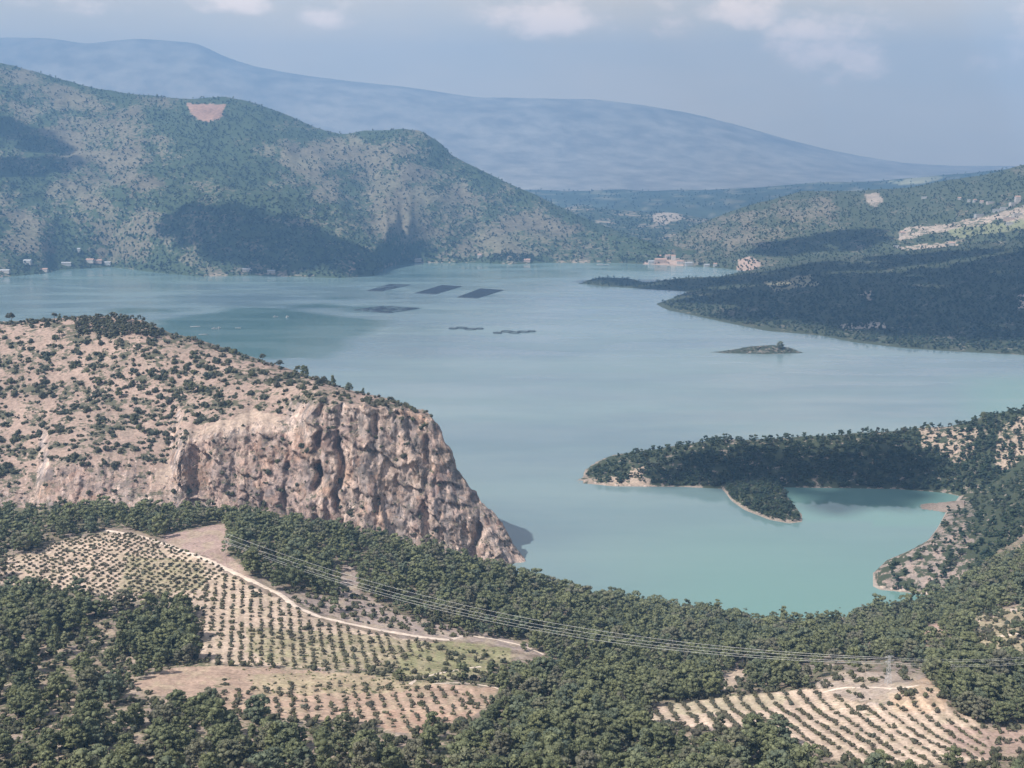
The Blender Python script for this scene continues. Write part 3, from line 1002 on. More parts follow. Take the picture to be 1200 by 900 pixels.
stain = 0.62 * soft(PX, PY, [(222, 520), (300, 508), (345, 508), (362, 520), (368, 610), (215, 610)], amp=6) + 0.55 * soft(PX, PY, [(50, 548), (100, 541), (150, 548), (120, 590), (60, 595)], amp=6)
stain = stain + 0.75 * sstep(fbm(PX / 26 + PY / 90, PY / 60, 71.0, o=4), 0.05, 0.45) * sstep(PX, 360, 380)
stain = np.clip(stain * (0.75 + 0.5 * fbm(PX / 12, PY / 16, 73.0, o=3)), 0, 1)
m_cliff = ground_mat('cliff_hill_ground', 0.35, 0.02, scrub=(0.10, 0.095, 0.065), scrub_scale=0.16, bump=0.8, bump_scale=0.35, rock=True, streak=0.075)
o = L_cliff.build('hill', m_cliff, {'stain': stain, 'base': b, 'green': np.clip(0.44 + 0.3 * fbm(PX / 34, PY / 15, 51.0, o=4, gain=0.6) - 0.4 * k, 0, 1)}, smooth=False)
tag(o, 'pink shrub dotted hill ending in a tall bare rock cliff above the lake', 'hill', kind='structure')

# -- the near ground
PC = [-260, 0, 150, 300, 450, 600, 700, 800, 900, 1000, 1100, 1200, 1460]


def crow(vals, D):
    return Curve([(p, v, D) for p, v in zip(PC, vals)])


def crowz(vals, D):
    return Curve([(p, D, v) for p, v in zip(PC, vals)], dz=True)


def d_near(L):
    X, Y = L.X, L.Y
    L.Z += 1.6 * fbm(X / 55, Y / 55, 1.0, o=4) + 0.25 * fbm(X / 7, Y / 7, 2.0, o=3)
    for (px, D, h, r) in ((1086, 562, 7.0, 20), (1010, 600, 4.0, 30), (1165, 690, 5.0, 30), (230, 800, 2.5, 30), (1110, 760, 3.0, 18)):
        cx = x_at(px, D, 110)
        L.Z += h * np.exp(-((X - cx) ** 2 + (Y - D) ** 2) / (r * r))
    # old terraces: small steps along the slope in the groves
    st = (L.Z / 2.2 + 0.4 * fbm(X / 30, Y / 30)) % 1.0
    L.Z += 0.35 * (sstep(st, 0.75, 1.0) - st) * 0.8


L_near = Loft(np.arange(-260, 1461, 2.5), [
    crowz([178] * 13, 290.0),
    crow([900, 900, 900, 900, 903, 905, 908, 910, 915, 920, 925, 930, 930], 430.0),
    crow([840, 840, 840, 840, 850, 860, 863, 865, 863, 860, 865, 870, 870], 500.0),
    crow([770, 770, 772, 775, 788, 800, 808, 815, 808, 800, 800, 800, 800], 600.0),
    crow([705, 705, 705, 705, 730, 755, 767, 778, 775, 770, 755, 738, 735], 700.0),
    crow([655, 655, 650, 650, 678, 705, 728, 748, 752, 752, 732, 700, 690], 800.0),
    crow([625, 625, 620, 617, 645, 682, 714, 737, 748, 750, 728, 680, 660], 870.0),
    crowz([85, 85, 85, 78, 55, 28, 12, 5, 0, 2, 14, 50, 60], 940.0),
    crowz([62, 62, 62, 58, 30, -3, -5, -5, -5, -5, -2, 42, 50], 1010.0),
    crowz([52, 52, 52, 50, 22, -8, -8, -8, -8, -8, -8, 35, 45], 1100.0)], [34, 70, 80, 80, 60, 40, 24, 16, 12], d_near)
Yrow = L_near.Y[:, 0]


def near_h(x, y):
    x, y = np.atleast_1d(np.asarray(x, float)), np.atleast_1d(np.asarray(y, float))
    r = np.interp(y, Yrow, np.arange(len(Yrow)))
    r0 = np.minimum(r.astype(int), len(Yrow) - 2)
    s = r - r0
    z = np.full_like(x, 100.0)
    for _ in range(4):
        px = 600 + FOC * x / (y * CT + (CAM_H - z) * ST)
        fc = np.clip((px - L_near.cols[0]) / 2.5, 0, len(L_near.cols) - 1.001)
        c = fc.astype(int)
        t = fc - c
        Z = L_near.Z
        z = (Z[r0, c] * (1 - t) + Z[r0, c + 1] * t) * (1 - s) + (Z[r0 + 1, c] * (1 - t) + Z[r0 + 1, c + 1] * t) * s
    return z


G_UP = [(0, 655), (45, 645), (62, 636), (125, 624), (160, 627), (200, 640), (240, 655), (262, 668), (250, 690), (240, 715), (215, 702), (140, 706), (84, 690), (0, 684)]
G_MID = [(240, 680), (265, 672), (300, 690), (345, 712), (385, 730), (440, 742), (480, 750), (515, 752), (480, 775), (420, 785), (330, 782), (265, 778), (232, 775), (228, 735)]
G_LOW = [(255, 812), (330, 802), (420, 800), (500, 800), (585, 806), (575, 825), (545, 845), (495, 858), (462, 858), (430, 846), (360, 843), (290, 840), (255, 828)]
G_RIGHT = [(748, 842), (762, 828), (820, 820), (900, 812), (960, 806), (1000, 822), (1050, 828), (1075, 815), (1105, 822), (1150, 850), (1160, 870), (1150, 892), (1060, 900), (985, 892), (925, 866), (880, 852), (820, 852), (775, 850)]
BARE = [(150, 803), (205, 782), (255, 780), (340, 784), (430, 790), (470, 800), (330, 803), (250, 812), (215, 818), (180, 815)]
PATCH = [(190, 628), (264, 612), (267, 650), (288, 668), (300, 682), (262, 664), (240, 652), (200, 640)]
STRIP = [(300, 676), (345, 692), (395, 702), (402, 664), (416, 662), (424, 695), (470, 720), (540, 735), (620, 755), (640, 770), (560, 752), (440, 738), (380, 720), (330, 696)]
YGREEN = [(480, 752), (540, 752), (600, 760), (600, 775), (560, 790), (520, 795), (470, 790), (470, 775)]
BARE_R = [(955, 800), (985, 787), (1060, 786), (1085, 792), (1110, 822), (1060, 826), (1000, 820), (960, 808)]
SOIL_R = [(1105, 850), (1160, 852), (1215, 855), (1215, 885), (1160, 890), (1120, 885)]
TOP_R = [(1135, 725), (1165, 714), (1215, 708), (1215, 765), (1165, 760), (1140, 748)]
PINK_R = [(1076, 742), (1086, 733), (1106, 730), (1104, 742), (1084, 752)]
GULLY = [(842, 800), (846, 790), (862, 786), (866, 770), (880, 770), (878, 785), (860, 806), (845, 810)]
CLEAR = [(790, 862), (840, 856), (880, 858), (885, 870), (850, 884), (800, 876)]
_tk = [(122, 621), (165, 628), (200, 640), (240, 655), (262, 665), (300, 683), (330, 697), (345, 710), (372, 722), (410, 731), (450, 739), (490, 746), (528, 750), (580, 752), (640, 770)]
TRACK_BAND = [(x, y - 4) for x, y in _tk] + [(x, y + 11) for x, y in reversed(_tk)]
OPEN = [TRACK_BAND, G_UP, G_MID, G_LOW, G_RIGHT, BARE, PATCH, STRIP, YGREEN, BARE_R, SOIL_R, TOP_R, PINK_R, GULLY]
PX, PY = L_near.PX, L_near.PY
b = rows3(LITTER, PX.shape)
b = blend(b, 0.8 * sstep(fbm(PX / 40, PY / 22, 11.0, o=4), -0.15, 0.35), SOIL_GREY * 0.95)
wl = soft(PX, PY, [(0, 700), (240, 770), (300, 850), (560, 870), (560, 905), (0, 905)], amp=12)
b = blend(b, wl * 0.8 * sstep(fbm(PX / 26, PY / 14, 13.0, o=3), -0.25, 0.2), SOIL * 0.9)
for poly, c in ((STRIP, SOIL_GREY * 1.1), (PATCH, (0.36, 0.26, 0.225)), (G_UP, SOIL * 1.06), (G_MID, SOIL * 1.02), (YGREEN, GRASS), (BARE, (0.37, 0.265, 0.205)), (G_LOW, (0.40, 0.285, 0.215)),
                (CLEAR, (0.28, 0.21, 0.175)), (BARE_R, (0.37, 0.30, 0.25)), (G_RIGHT, SOIL * 1.12), (SOIL_R, (0.38, 0.275, 0.225)), (TOP_R, DRY * 1.05), (PINK_R, (0.42, 0.28, 0.23)), (GULLY, SOIL * 1.1)):
    b = blend(b, soft(PX, PY, poly, amp=4), c)
for poly, c, kk in (([(150, 650), (235, 660), (240, 690), (180, 700), (140, 690)], GRASS * 0.9, 0.75), ([(290, 735), (440, 745), (500, 755), (470, 785), (330, 780), (290, 765)], GRASS * 0.95, 0.75),
                    ([(300, 790), (480, 785), (560, 790), (470, 812), (300, 815)], (0.36, 0.32, 0.19), 0.6), ([(1040, 815), (1088, 793), (1104, 812), (1108, 832), (1050, 838)], (0.46, 0.33, 0.235), 0.9),
                    ([(780, 822), (880, 812), (930, 815), (900, 832), (790, 838)], (0.34, 0.32, 0.20), 0.55), ([(450, 830), (560, 835), (500, 860), (450, 858)], SOIL_RED, 0.7)):
    b = blend(b, kk * soft(PX, PY, poly, amp=6) * (0.6 + 0.4 * sstep(fbm(PX / 14, PY / 7, 15.0), -0.3, 0.3)), c)
b = blend(b, 0.45 * sstep(fbm(PX / 18, PY / 9, 41.0, o=4), 0.0, 0.4), (0.38, 0.315, 0.215))
b = blend(b, 0.35 * sstep(fbm(PX / 9, PY / 5, 43.0, o=3), 0.15, 0.45), (0.30, 0.215, 0.165))


def plough(origin, along, down, poly, amt, bend=0.0):
    """bare soil between the rows is paler than the weedy strip the trees stand in"""
    global b
    o0 = L_near.pt(*origin)
    nx, ny = down[1], -down[0]
    q = nx * along[0] + ny * along[1]
    qq = (L_near.Y - o0.y) / down[1]
    ph = ((L_near.X - o0.x - bend * (qq - 12) ** 2) * nx + (L_near.Y - o0.y) * ny) / q
    w = 0.5 - 0.5 * np.cos(2 * math.pi * (ph + 0.06 * fbm(L_near.X / 14, L_near.Y / 14, 3.0)))
    m = inpoly(PX, PY, poly)
    b = b * (1 + np.where(m, amt * (w - 0.5), 0.0))[..., None]


allopen = np.zeros(PX.shape)
for p in OPEN:
    allopen = np.maximum(allopen, inpoly(PX, PY, p).astype(float))
plough((752, 895), (7.2, 0.2), (-0.55, 3.5), G_RIGHT, 0.40, 0.016)
plough((238, 866), (6.0, -0.3), (-1.0, 5.2), G_LOW, 0.22)
plough((225, 665), (5.2, 0.6), (1.0, -5.0), G_MID, 0.22)
plough((-30, 615), (5.0, 0.0), (-0.7, -4.8), G_UP, 0.30)
m_near = ground_mat('near_ground', 0.55, 0.05, scrub=(0.12, 0.12, 0.07), scrub_scale=0.30, bump=0.6, bump_scale=0.8)
gr = np.clip(0.46 - 0.22 * allopen + 0.18 * fbm(PX / 30, PY / 16, 21.0), 0, 1)
o = L_near.build('hillside', m_near, {'base': b, 'green': gr})
tag(o, 'near hillside with olive groves, bare soil and pine woods below the viewpoint', 'hillside', kind='structure')

# -- base ground sheet and the lake
bm = MB()
bm.add([(-45000, -2000, -30), (45000, -2000, -30), (45000, 60000, -30), (-45000, 60000, -30)], [(0, 1, 2, 3)])
o = bm.build('ground', plain('plain_ground', (0.16, 0.15, 0.10), 0.95, 0.3, 0.002))
tag(o, 'broad ground of the basin under and beyond the lake', 'ground', kind='structure')


def water_mat():
    m, t, b, out = new_mat('lake_water')
    geo = N(t, 'ShaderNodeNewGeometry')
    pos = geo.outputs['Position']
    sl = attr_node(t, 'painted_reflection', 'Fac')
    gn = attr_node(t, 'shallow', 'Fac')
    n1 = noise(t, vscale(t, pos, (0.35, 1.0, 1)), 0.0035, 6, 0.62)
    c = mixc(t, smap(t, n1, 0.36, 0.64), (0.132, 0.190, 0.212), (0.172, 0.240, 0.244))
    c = mixc(t, gn, c, (0.135, 0.255, 0.215))
    c = mixc(t, sl, c, (0.070, 0.132, 0.125))  # dark mountain reflection on smooth water, painted into the base colour
    t.links.new(c, b.inputs['Base Color'])
    b.inputs['IOR'].default_value = 1.33
    b.inputs['Specular IOR Level'].default_value = 0.5
    n2 = noise(t, vscale(t, pos, (0.35, 1.0, 1)), 0.010, 4, 0.6)
    rg = smap(t, n2, 0.38, 0.62, 0.13, 0.27)
    rg = math_node(t, 'SUBTRACT', rg, math_node(t, 'MULTIPLY', sl, 0.08))
    rg = math_node(t, 'SUBTRACT', rg, math_node(t, 'MULTIPLY', gn, 0.10))
    cm = attr_node(t, 'calm', 'Fac')
    rg = math_node(t, 'SUBTRACT', rg, math_node(t, 'MULTIPLY', cm, 0.17), clamp=True)
    rg = math_node(t, 'MAXIMUM', rg, 0.025)
    t.links.new(rg, b.inputs['Roughness'])
    bp = N(t, 'ShaderNodeBump')
    t.links.new(math_node(t, 'SUBTRACT', 0.13, math_node(t, 'MULTIPLY', cm, 0.115)), bp.inputs['Strength'])
    bp.inputs['Distance'].default_value = 0.6
    w = noise(t, vscale(t, pos, (0.5, 1.0, 1)), 0.22, 3, 0.6)
    t.links.new(w, bp.inputs['Height'])
    t.links.new(bp.outputs[0], b.inputs['Normal'])
    return m


wc = np.concatenate([np.linspace(-2600, -220, 30), np.arange(-200, 1400, 5.0), np.linspace(1420, 3800, 30)])
wr = np.concatenate([np.linspace(1500, 1000, 12), np.arange(980, 420, -6.0), np.arange(420, 330, -1.2), np.arange(330, 268, -2.0)])
wd = d_water(wr)
WX = x_at(wc[None, :], wd[:, None], 0.0)
WY = np.broadcast_to(wd[:, None], WX.shape)
WPX, WPY = np.broadcast_to(wc[None, :], WX.shape), np.broadcast_to(wr[:, None], WX.shape)
sl = np.zeros(WX.shape)  # mask of the dark reflection patches painted on the water
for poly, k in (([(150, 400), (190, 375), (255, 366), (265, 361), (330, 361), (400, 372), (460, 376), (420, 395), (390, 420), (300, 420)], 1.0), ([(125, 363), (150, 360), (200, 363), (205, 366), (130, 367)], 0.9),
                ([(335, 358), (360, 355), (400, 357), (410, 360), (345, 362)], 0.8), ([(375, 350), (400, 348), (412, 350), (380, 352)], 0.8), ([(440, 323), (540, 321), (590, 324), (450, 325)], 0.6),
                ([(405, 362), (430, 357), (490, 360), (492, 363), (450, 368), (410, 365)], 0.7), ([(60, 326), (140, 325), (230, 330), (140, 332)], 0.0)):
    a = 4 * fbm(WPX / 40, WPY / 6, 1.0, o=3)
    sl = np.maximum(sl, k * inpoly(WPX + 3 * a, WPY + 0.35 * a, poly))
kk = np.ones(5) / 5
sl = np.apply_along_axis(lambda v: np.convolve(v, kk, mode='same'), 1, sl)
shal = sstep(WPY, 520, 720) * sstep(WPX, 560, 900) * 0.8
shal = np.maximum(shal, inpoly(WPX, WPY, [(850, 565), (1150, 565), (1150, 620), (940, 610)]) * 0.7)
shal = np.maximum(shal, 0.7 * sstep(WPX, 1090, 1180) * sstep(WPY, 430, 455) * sstep(WPY, 500, 480))
shal = np.maximum(shal, 0.35 * sstep(WPY, 345, 312))
calm = np.zeros(WX.shape)
for poly in ([(855, 566), (1160, 566), (1110, 600), (1080, 625), (1000, 628), (940, 612), (900, 612)], [(690, 566), (850, 570), (860, 590), (845, 600), (760, 592), (700, 578)], [(1015, 690), (1150, 690), (1150, 730), (1030, 730)]):
    calm = np.maximum(calm, inpoly(WPX, WPY, poly))
for _ in range(2):
    calm = np.apply_along_axis(lambda v: np.convolve(v, kk, mode='same'), 1, calm)
    calm = np.apply_along_axis(lambda v: np.convolve(v, kk, mode='same'), 0, calm)
nr, nc = WX.shape
ii = np.arange(nr * nc).reshape(nr, nc)
F = np.stack([ii[:-1, :-1], ii[:-1, 1:], ii[1:, 1:], ii[1:, :-1]], -1).reshape(-1, 4)
o = link('lake', mesh_np('lake', np.stack([WX, WY, np.zeros_like(WX)], -1).reshape(-1, 3), F, water_mat(), {'painted_reflection': sl.ravel(), 'shallow': shal.ravel(), 'calm': calm.ravel()}, smooth=True))
tag(o, 'wide turquoise lake winding between the hills', 'lake', kind='structure')


# ------------------------------------------------------------------ tracks
def track(pts, w, name, label):
    P = []
    for (p0, q0), (p1, q1) in zip(pts[:-1], pts[1:]):
        n = max(2, int(math.hypot(p1 - p0, q1 - q0) / 4))
        P += [(p0 + (p1 - p0) * i / n, q0 + (q1 - q0) * i / n) for i in range(n)]
    P.append(pts[-1])
    P = np.array(P)
    k = np.hanning(7) / np.hanning(7).sum()
    for j in range(2):
        P[:, j] = np.convolve(np.pad(P[:, j], 3, mode='edge'), k, mode='valid')
    W, _ = L_near.locate(P[:, 0], P[:, 1])
    T = np.gradient(W[:, :2], axis=0)
    T /= np.linalg.norm(T, axis=1)[:, None] + 1e-9
    Nn = np.stack([-T[:, 1], T[:, 0]], 1)
    V = []
    for j in (-1, -0.4, 0.4, 1):
        ww = w * (1 + 0.25 * fbm(W[:, 0] / 9, W[:, 1] / 9, j))
        q = W[:, :2] + Nn * (j * ww / 2)[:, None]
        z = np.maximum(near_h(q[:, 0], q[:, 1]), 0) + (0.16 if abs(j) < 0.9 else -0.12)
        V.append(np.column_stack([q, z]))
    n = len(W)
    V = np.concatenate(V)
    i = np.arange(4 * n).reshape(4, n)
    F = np.stack([i[:-1, :-1], i[:-1, 1:], i[1:, 1:], i[1:, :-1]], -1).reshape(-1, 4)
    o = link(name, mesh_np(name, V, F, M_TRACK, smooth=True))
    tag(o, label, 'track', kind='structure')


track([(122, 621), (165, 628), (200, 640), (240, 655), (262, 665), (300, 683), (330, 697), (345, 710), (372, 722), (410, 731), (450, 739), (490, 746), (528, 750)], 5.2, 'path', 'pale dirt track curving down past the upper olive groves')
track([(528, 750), (545, 744), (580, 749), (615, 757), (640, 768)], 3.0, 'path', 'short end of the dirt track beside the wood')
track([(478, 803), (492, 794), (520, 788), (548, 783), (565, 781)], 2.6, 'path', 'pale farm track at the right of the lower grove')
track([(505, 801), (545, 800), (585, 806), (590, 812)], 2.4, 'path', 'narrow pale bank along the bottom of the grassy plot')
track([(962, 812), (985, 806), (1020, 805), (1050, 807), (1075, 803), (1090, 800)], 2.6, 'path', 'pale track across the bare rise above the right hand grove')
track([(1132, 752), (1160, 747), (1185, 744), (1215, 738)], 2.2, 'path', 'pale track across the dry grass at the upper right')

# ------------------------------------------------------------------ plants: templates
_bm = bmesh.new()
bmesh.ops.create_icosphere(_bm, subdivisions=1, radius=1.0)
ICO_V = np.array([v.co[:] for v in _bm.verts])
ICO_F = np.array([[v.index for v in f.verts] for f in _bm.faces])
_bm.free()
_bm = bmesh.new()
bmesh.ops.create_icosphere(_bm, subdivisions=2, radius=1.0)
ICO2_V = np.array([v.co[:] for v in _bm.verts])
ICO2_F = np.array([[v.index for v in f.verts] for f in _bm.faces])
_bm.free()


def clumps(r_, centres, radii, sub=1, jit=0.25, flat=0.8):
    bv, bf = (ICO_V, ICO_F) if sub == 1 else (ICO2_V, ICO2_F)
    V, F, T = [], [], []
    for c, rr in zip(centres, radii):
        v = bv * (1 + jit * r_.normal(size=(len(bv), 1)))
        v = v * np.array([rr, rr, rr * flat]) + c
        F.append(bf + sum(len(q) for q in V))
        V.append(v)
        T.append(np.full(len(v), r_.uniform(0, 1)) + 0.1 * r_.normal(size=len(v)))
    return np.concatenate(V), np.concatenate(F), np.concatenate(T)


def leaves(r_, centres, radii, n, size, flat=0.8):
    """n small sprays of foliage on the surfaces of the clumps"""
    k = r_.integers(0, len(centres), n)
    d = r_.normal(size=(n, 3))
    d /= np.linalg.norm(d, axis=1)[:, None]
    d[:, 2] = np.abs(d[:, 2]) * 0.9 - 0.2
    p = centres[k] + d * (radii[k] * r_.uniform(0.85, 1.3, n))[:, None] * np.array([1, 1, flat])
    a = r_.normal(size=(n, 3))
    a /= np.linalg.norm(a, axis=1)[:, None]
    bb = np.cross(a, r_.normal(size=(n, 3)))
    bb /= np.linalg.norm(bb, axis=1)[:, None]
    s = size * r_.uniform(0.6, 1.4, n)[:, None]
    V = np.stack([p - a * s, p + bb * s * 0.6, p + a * s, p - bb * s * 0.6], 1).reshape(-1, 3)
    i = np.arange(n)[:, None] * 4
    F = np.concatenate([i + np.array([[0, 1, 2]]), i + np.array([[0, 2, 3]])])
    return V, F, np.repeat(r_.uniform(0.1, 1.1, n), 4)


def join(*parts):
    V, F, T, n = [], [], [], 0
    for v, f, t in parts:
        V.append(v)
        F.append(f + n)
        T.append(t)
        n += len(v)
    return np.concatenate(V), np.concatenate(F), np.concatenate(T)


def pine_crown(seed, h, r, nc, cr, nl, ls, sub=1, style='round'):
    r_ = np.random.default_rng(seed)
    C, Rr = [], []
    lean = r_.normal(size=2) * 0.06
    sect = r_.uniform(0.7, 1.2, 7)
    while len(C) < nc:
        t = r_.uniform({'round': 0.30, 'cone': 0.2, 'umbrella': 0.62}[style], 1.0)
        if style == 'round':
            env = math.sqrt(max(0, 1 - ((t - 0.58) / 0.44) ** 2))
        elif style == 'cone':
            env = min(1.0, (1.03 - t) * 1.5)
        else:
            env = math.sqrt(max(0, 1 - ((t - 0.68) / 0.34) ** 2))
        a = r_.uniform(0, 2 * math.pi)
        rad = r * env * sect[int(a / (2 * math.pi) * 7) % 7] * math.sqrt(r_.uniform(0.15, 1.0))
        C.append((rad * math.cos(a) + lean[0] * t * h, rad * math.sin(a) + lean[1] * t * h, t * h - cr * 0.5))
        Rr.append(cr * r_.uniform(0.7, 1.3))
    C, Rr = np.array(C), np.array(Rr)
    parts = [clumps(r_, C, Rr, sub, 0.16 if sub == 2 else 0.22, 0.72)]
    if nl:
        parts.append(leaves(r_, C, Rr, nl, ls, 0.72))
    return join(*parts)


def bush_crown(seed, r, h, nc, nl, ls, sub=1):
    r_ = np.random.default_rng(seed)
    C = r_.normal(size=(nc, 3)) * np.array([r * 0.42, r * 0.42, 0.0])
    C[:, 2] = h * (0.42 + 0.22 * r_.uniform(-1, 1, nc))
    Rr = r * r_.uniform(0.42, 0.68, nc)
    parts = [clumps(r_, C, Rr, sub, 0.16 if sub == 2 else 0.2, min(1.0, h / r * 0.7))]
    if nl:
        parts.append(leaves(r_, C, Rr, nl, ls, min(1.0, h / r * 0.7)))
    return join(*parts)


def merged(name, mat, tmpl, P, S, rot=None, tone=None, ztilt=None):
    """a mass of plants as one object"""
    P = np.asarray(P, float)
    n = len(P)
    S = np.broadcast_to(np.asarray(S, float), (n,))
    rot = rng.uniform(0, 2 * math.pi, n) if rot is None else rot
    tone = rng.uniform(-0.25, 0.25, n) if tone is None else tone
    idx = rng.integers(0, len(tmpl), n)
    Vs, Fs, Ts, Hs, off = [], [], [], [], 0
    hue = rng.uniform(0, 1, n)
    for k, (v, f, t) in enumerate(tmpl):
        sel = np.where(idx == k)[0]
        if not len(sel):
            continue
        c, s = np.cos(rot[sel])[:, None], np.sin(rot[sel])[:, None]
        hz = rng.uniform(0.85, 1.2, len(sel))[:, None]
        x = (v[None, :, 0] * c - v[None, :, 1] * s) * S[sel, None] + P[sel, 0, None]
        y = (v[None, :, 0] * s + v[None, :, 1] * c) * S[sel, None] + P[sel, 1, None]
        z = v[None, :, 2] * S[sel, None] * hz + P[sel, 2, None]
        Vs.append(np.stack([x, y, z], -1).reshape(-1, 3))
        Fs.append((f[None] + (np.arange(len(sel)) * len(v))[:, None, None]).reshape(-1, 3) + off)
        Ts.append((t[None] + tone[sel, None]).ravel())
        Hs.append(np.repeat(hue[sel], len(v)))
        off += len(sel) * len(v)
    return link(name, mesh_np(name, np.concatenate(Vs), np.concatenate(Fs), mat, {'tone': np.clip(np.concatenate(Ts), 0, 1), 'hue': np.concatenate(Hs)}))


PINE_NEAR = [pine_crown(100 + i, 9.5, 3.3 + 0.25 * (i % 3), 60, 0.74, 2600, 0.30, 1) for i in range(6)]
PINE_CONE = [pine_crown(150 + i, 10.0, 2.7, 52, 0.75, 1500, 0.32, 1, 'cone') for i in range(2)]
PINE_UMB = [pine_crown(170 + i, 8.0, 3.6, 30, 0.9, 800, 0.34, 1, 'umbrella') for i in range(2)]
PINE_MID = [pine_crown(200 + i, 9.5, 3.4, 20, 0.95, 420, 0.42, 1) for i in range(7)] + [pine_crown(220 + i, 10.0, 2.8, 17, 0.85, 340, 0.42, 1, 'cone') for i in range(2)]
PINE_FAR = [pine_crown(240 + i, 8.0, 3.0, 7, 1.5, 30, 0.7, 1) for i in range(6)]
TREE_DOT = [pine_crown(260 + i, 9.0, 3.4, 2, 2.9, 0, 0, 1) for i in range(6)]
BUSH_NEAR = [bush_crown(300 + i, 1.0, 1.0, 6, 90, 0.17, 1) for i in range(5)]
BUSH_MID = [bush_crown(320 + i, 0.92, 1.4, 5, 30, 0.24, 1) for i in range(6)]
OLIVE = [bush_crown(340 + i, 1.0, 1.35, 6, 110, 0.16, 1) for i in range(5)]
OLIVE_MID = [bush_crown(360 + i, 1.0, 1.3, 4, 24, 0.26, 1) for i in range(5)]

ME_PINE = [mesh_np('crown', v, f, M_PINE, {'tone': np.clip(t, 0, 1)}) for v, f, t in PINE_NEAR]
ME_CONE = [mesh_np('crown', v, f, M_PINE, {'tone': np.clip(t, 0, 1)}) for v, f, t in PINE_CONE]
ME_UMB = [mesh_np('crown', v, f, M_DUSK, {'tone': np.clip(t, 0, 1)}) for v, f, t in PINE_UMB]
ME_BUSH = [mesh_np('shrub', v, f, M_DUSK, {'tone': np.clip(t, 0, 1)}) for v, f, t in BUSH_NEAR]
ME_OLIVE = []
for i, (v, f, t) in enumerate(OLIVE):
    tb = MB()
    tb.tube([(0, 0, -0.5), (0.03, 0.02, 0.3), (0.0, 0.06, 0.75)], [0.09, 0.075, 0.04], 5)
    tv = np.array(tb.V)
    tf = np.array([(q[0], q[k], q[k + 1]) for q in tb.F for k in range(1, len(q) - 1)])
    V = np.concatenate([v + np.array([0, 0, 0.25]), tv])
    FF = np.concatenate([f, tf + len(v)])
    ME_OLIVE.append(mesh_np('olive_tree', V, FF, [M_OLIVE, M_BARK], {'tone': np.concatenate([np.clip(t, 0, 1), np.zeros(len(tv))])}, mat_idx=np.concatenate([np.zeros(len(f)), np.ones(len(tf))])))


def trunk_mesh(seed, h, top):
    r_ = random.Random(seed)
    b = MB()
    pts = [(0, 0, -0.8), (r_.uniform(-.1, .1), r_.uniform(-.1, .1), h * 0.3), (r_.uniform(-.25, .25), r_.uniform(-.25, .25), h * 0.6), (r_.uniform(-.3, .3), r_.uniform(-.3, .3), h * top)]
    b.tube(pts, [0.27, 0.22, 0.16, 0.05], 7)
    for k in range(5):
        a = r_.uniform(0, 6.28)
        z = h * r_.uniform(0.3, 0.65)
        l = r_.uniform(1.2, 2.2)
        b.tube([(0.05, 0, z), (math.cos(a) * l * .6, math.sin(a) * l * .6, z + .5), (math.cos(a) * l, math.sin(a) * l, z + 1.1)], [0.10, 0.07, 0.03], 5)
    me = bpy.data.meshes.new('trunk')
    me.from_pydata(b.V, [], b.F)
    me.materials.append(M_BARK)
    me.update()
    return me


ME_TRUNK = [trunk_mesh(i, 9.0, 0.9) for i in range(4)]


def make_tree(p, s, rz, me, label, group=None, tr=None, name='pine_tree', cat='tree'):
    e = link(name, None)
    e.location = p
    e.rotation_euler = (0, 0, rz)
    e.scale = (s, s, s * random.uniform(0.9, 1.12))
    e.empty_display_size = 0.5
    tag(e, label, cat, group)
    link('trunk', tr or random.choice(ME_TRUNK), e)
    link('crown', me, e)
    return e


# ------------------------------------------------------------------ woods on the near hillside
BL = [(-260, 690), (80, 692), (140, 708), (210, 705), (235, 722), (225, 770), (150, 803), (250, 830), (300, 850), (420, 862), (560, 872), (560, 960), (-260, 960)]


def near_density(px, py):
    d = 0.76 + 0.60 * fbm(px / 30, py / 16, 33.0, o=3)
    bl = inpoly(px, py, BL)
    d = np.where(bl, 0.27 + 0.95 * fbm(px / 38, py / 18, 31.0, o=3), d)
    d = np.where(inpoly(px, py, [(0, 692), (100, 695), (115, 712), (85, 740), (0, 745)]), 1.0, d)
    d = np.where(inpoly(px, py, [(170, 712), (232, 715), (255, 745), (235, 775), (200, 782), (150, 770)]), 1.0, d)
    d = np.where(inpoly(px, py, [(30, 745), (90, 740), (95, 775), (40, 790), (0, 790)]), 0.25, d)
    d = np.where(inpoly(px, py, [(0, 600), (110, 605), (130, 620), (60, 636), (0, 652)]), 0.35, d)
    for p in OPEN:
        d = np.where(inpoly(px, py, p), 0.0, d)
    d = np.where(inpoly(px, py, CLEAR), 0.03, d)
    d = np.where(inpoly(px, py, STRIP), 0.13, d)
    d = np.where(inpoly(px, py, TOP_R), 0.20, d)
    d = np.where(inpoly(px, py, [(560, 790), (640, 770), (740, 780), (760, 830), (600, 810)]), d * 0.72, d)
    d = np.where(inpoly(px, py, [(540, 850), (700, 835), (900, 870), (900, 960), (540, 960)]), d * 0.80, d)
    d = np.where(inpoly(px, py, [(1085, 795), (1110, 780), (1215, 775), (1215, 848), (1150, 845), (1110, 818)]), 0.95, d)
    d = np.where((px > 945) & (px < 1215) & (py > 880), d * 0.30, d)
    d = np.where(inpoly(px, py, [(955, 800), (1060, 800), (1102, 822), (1085, 842), (960, 832)]), 0.0, d)
    d = np.where(inpoly(px, py, [(940, 772), (1085, 778), (1092, 810), (960, 812), (930, 792)]), 0.03, d)
    return d


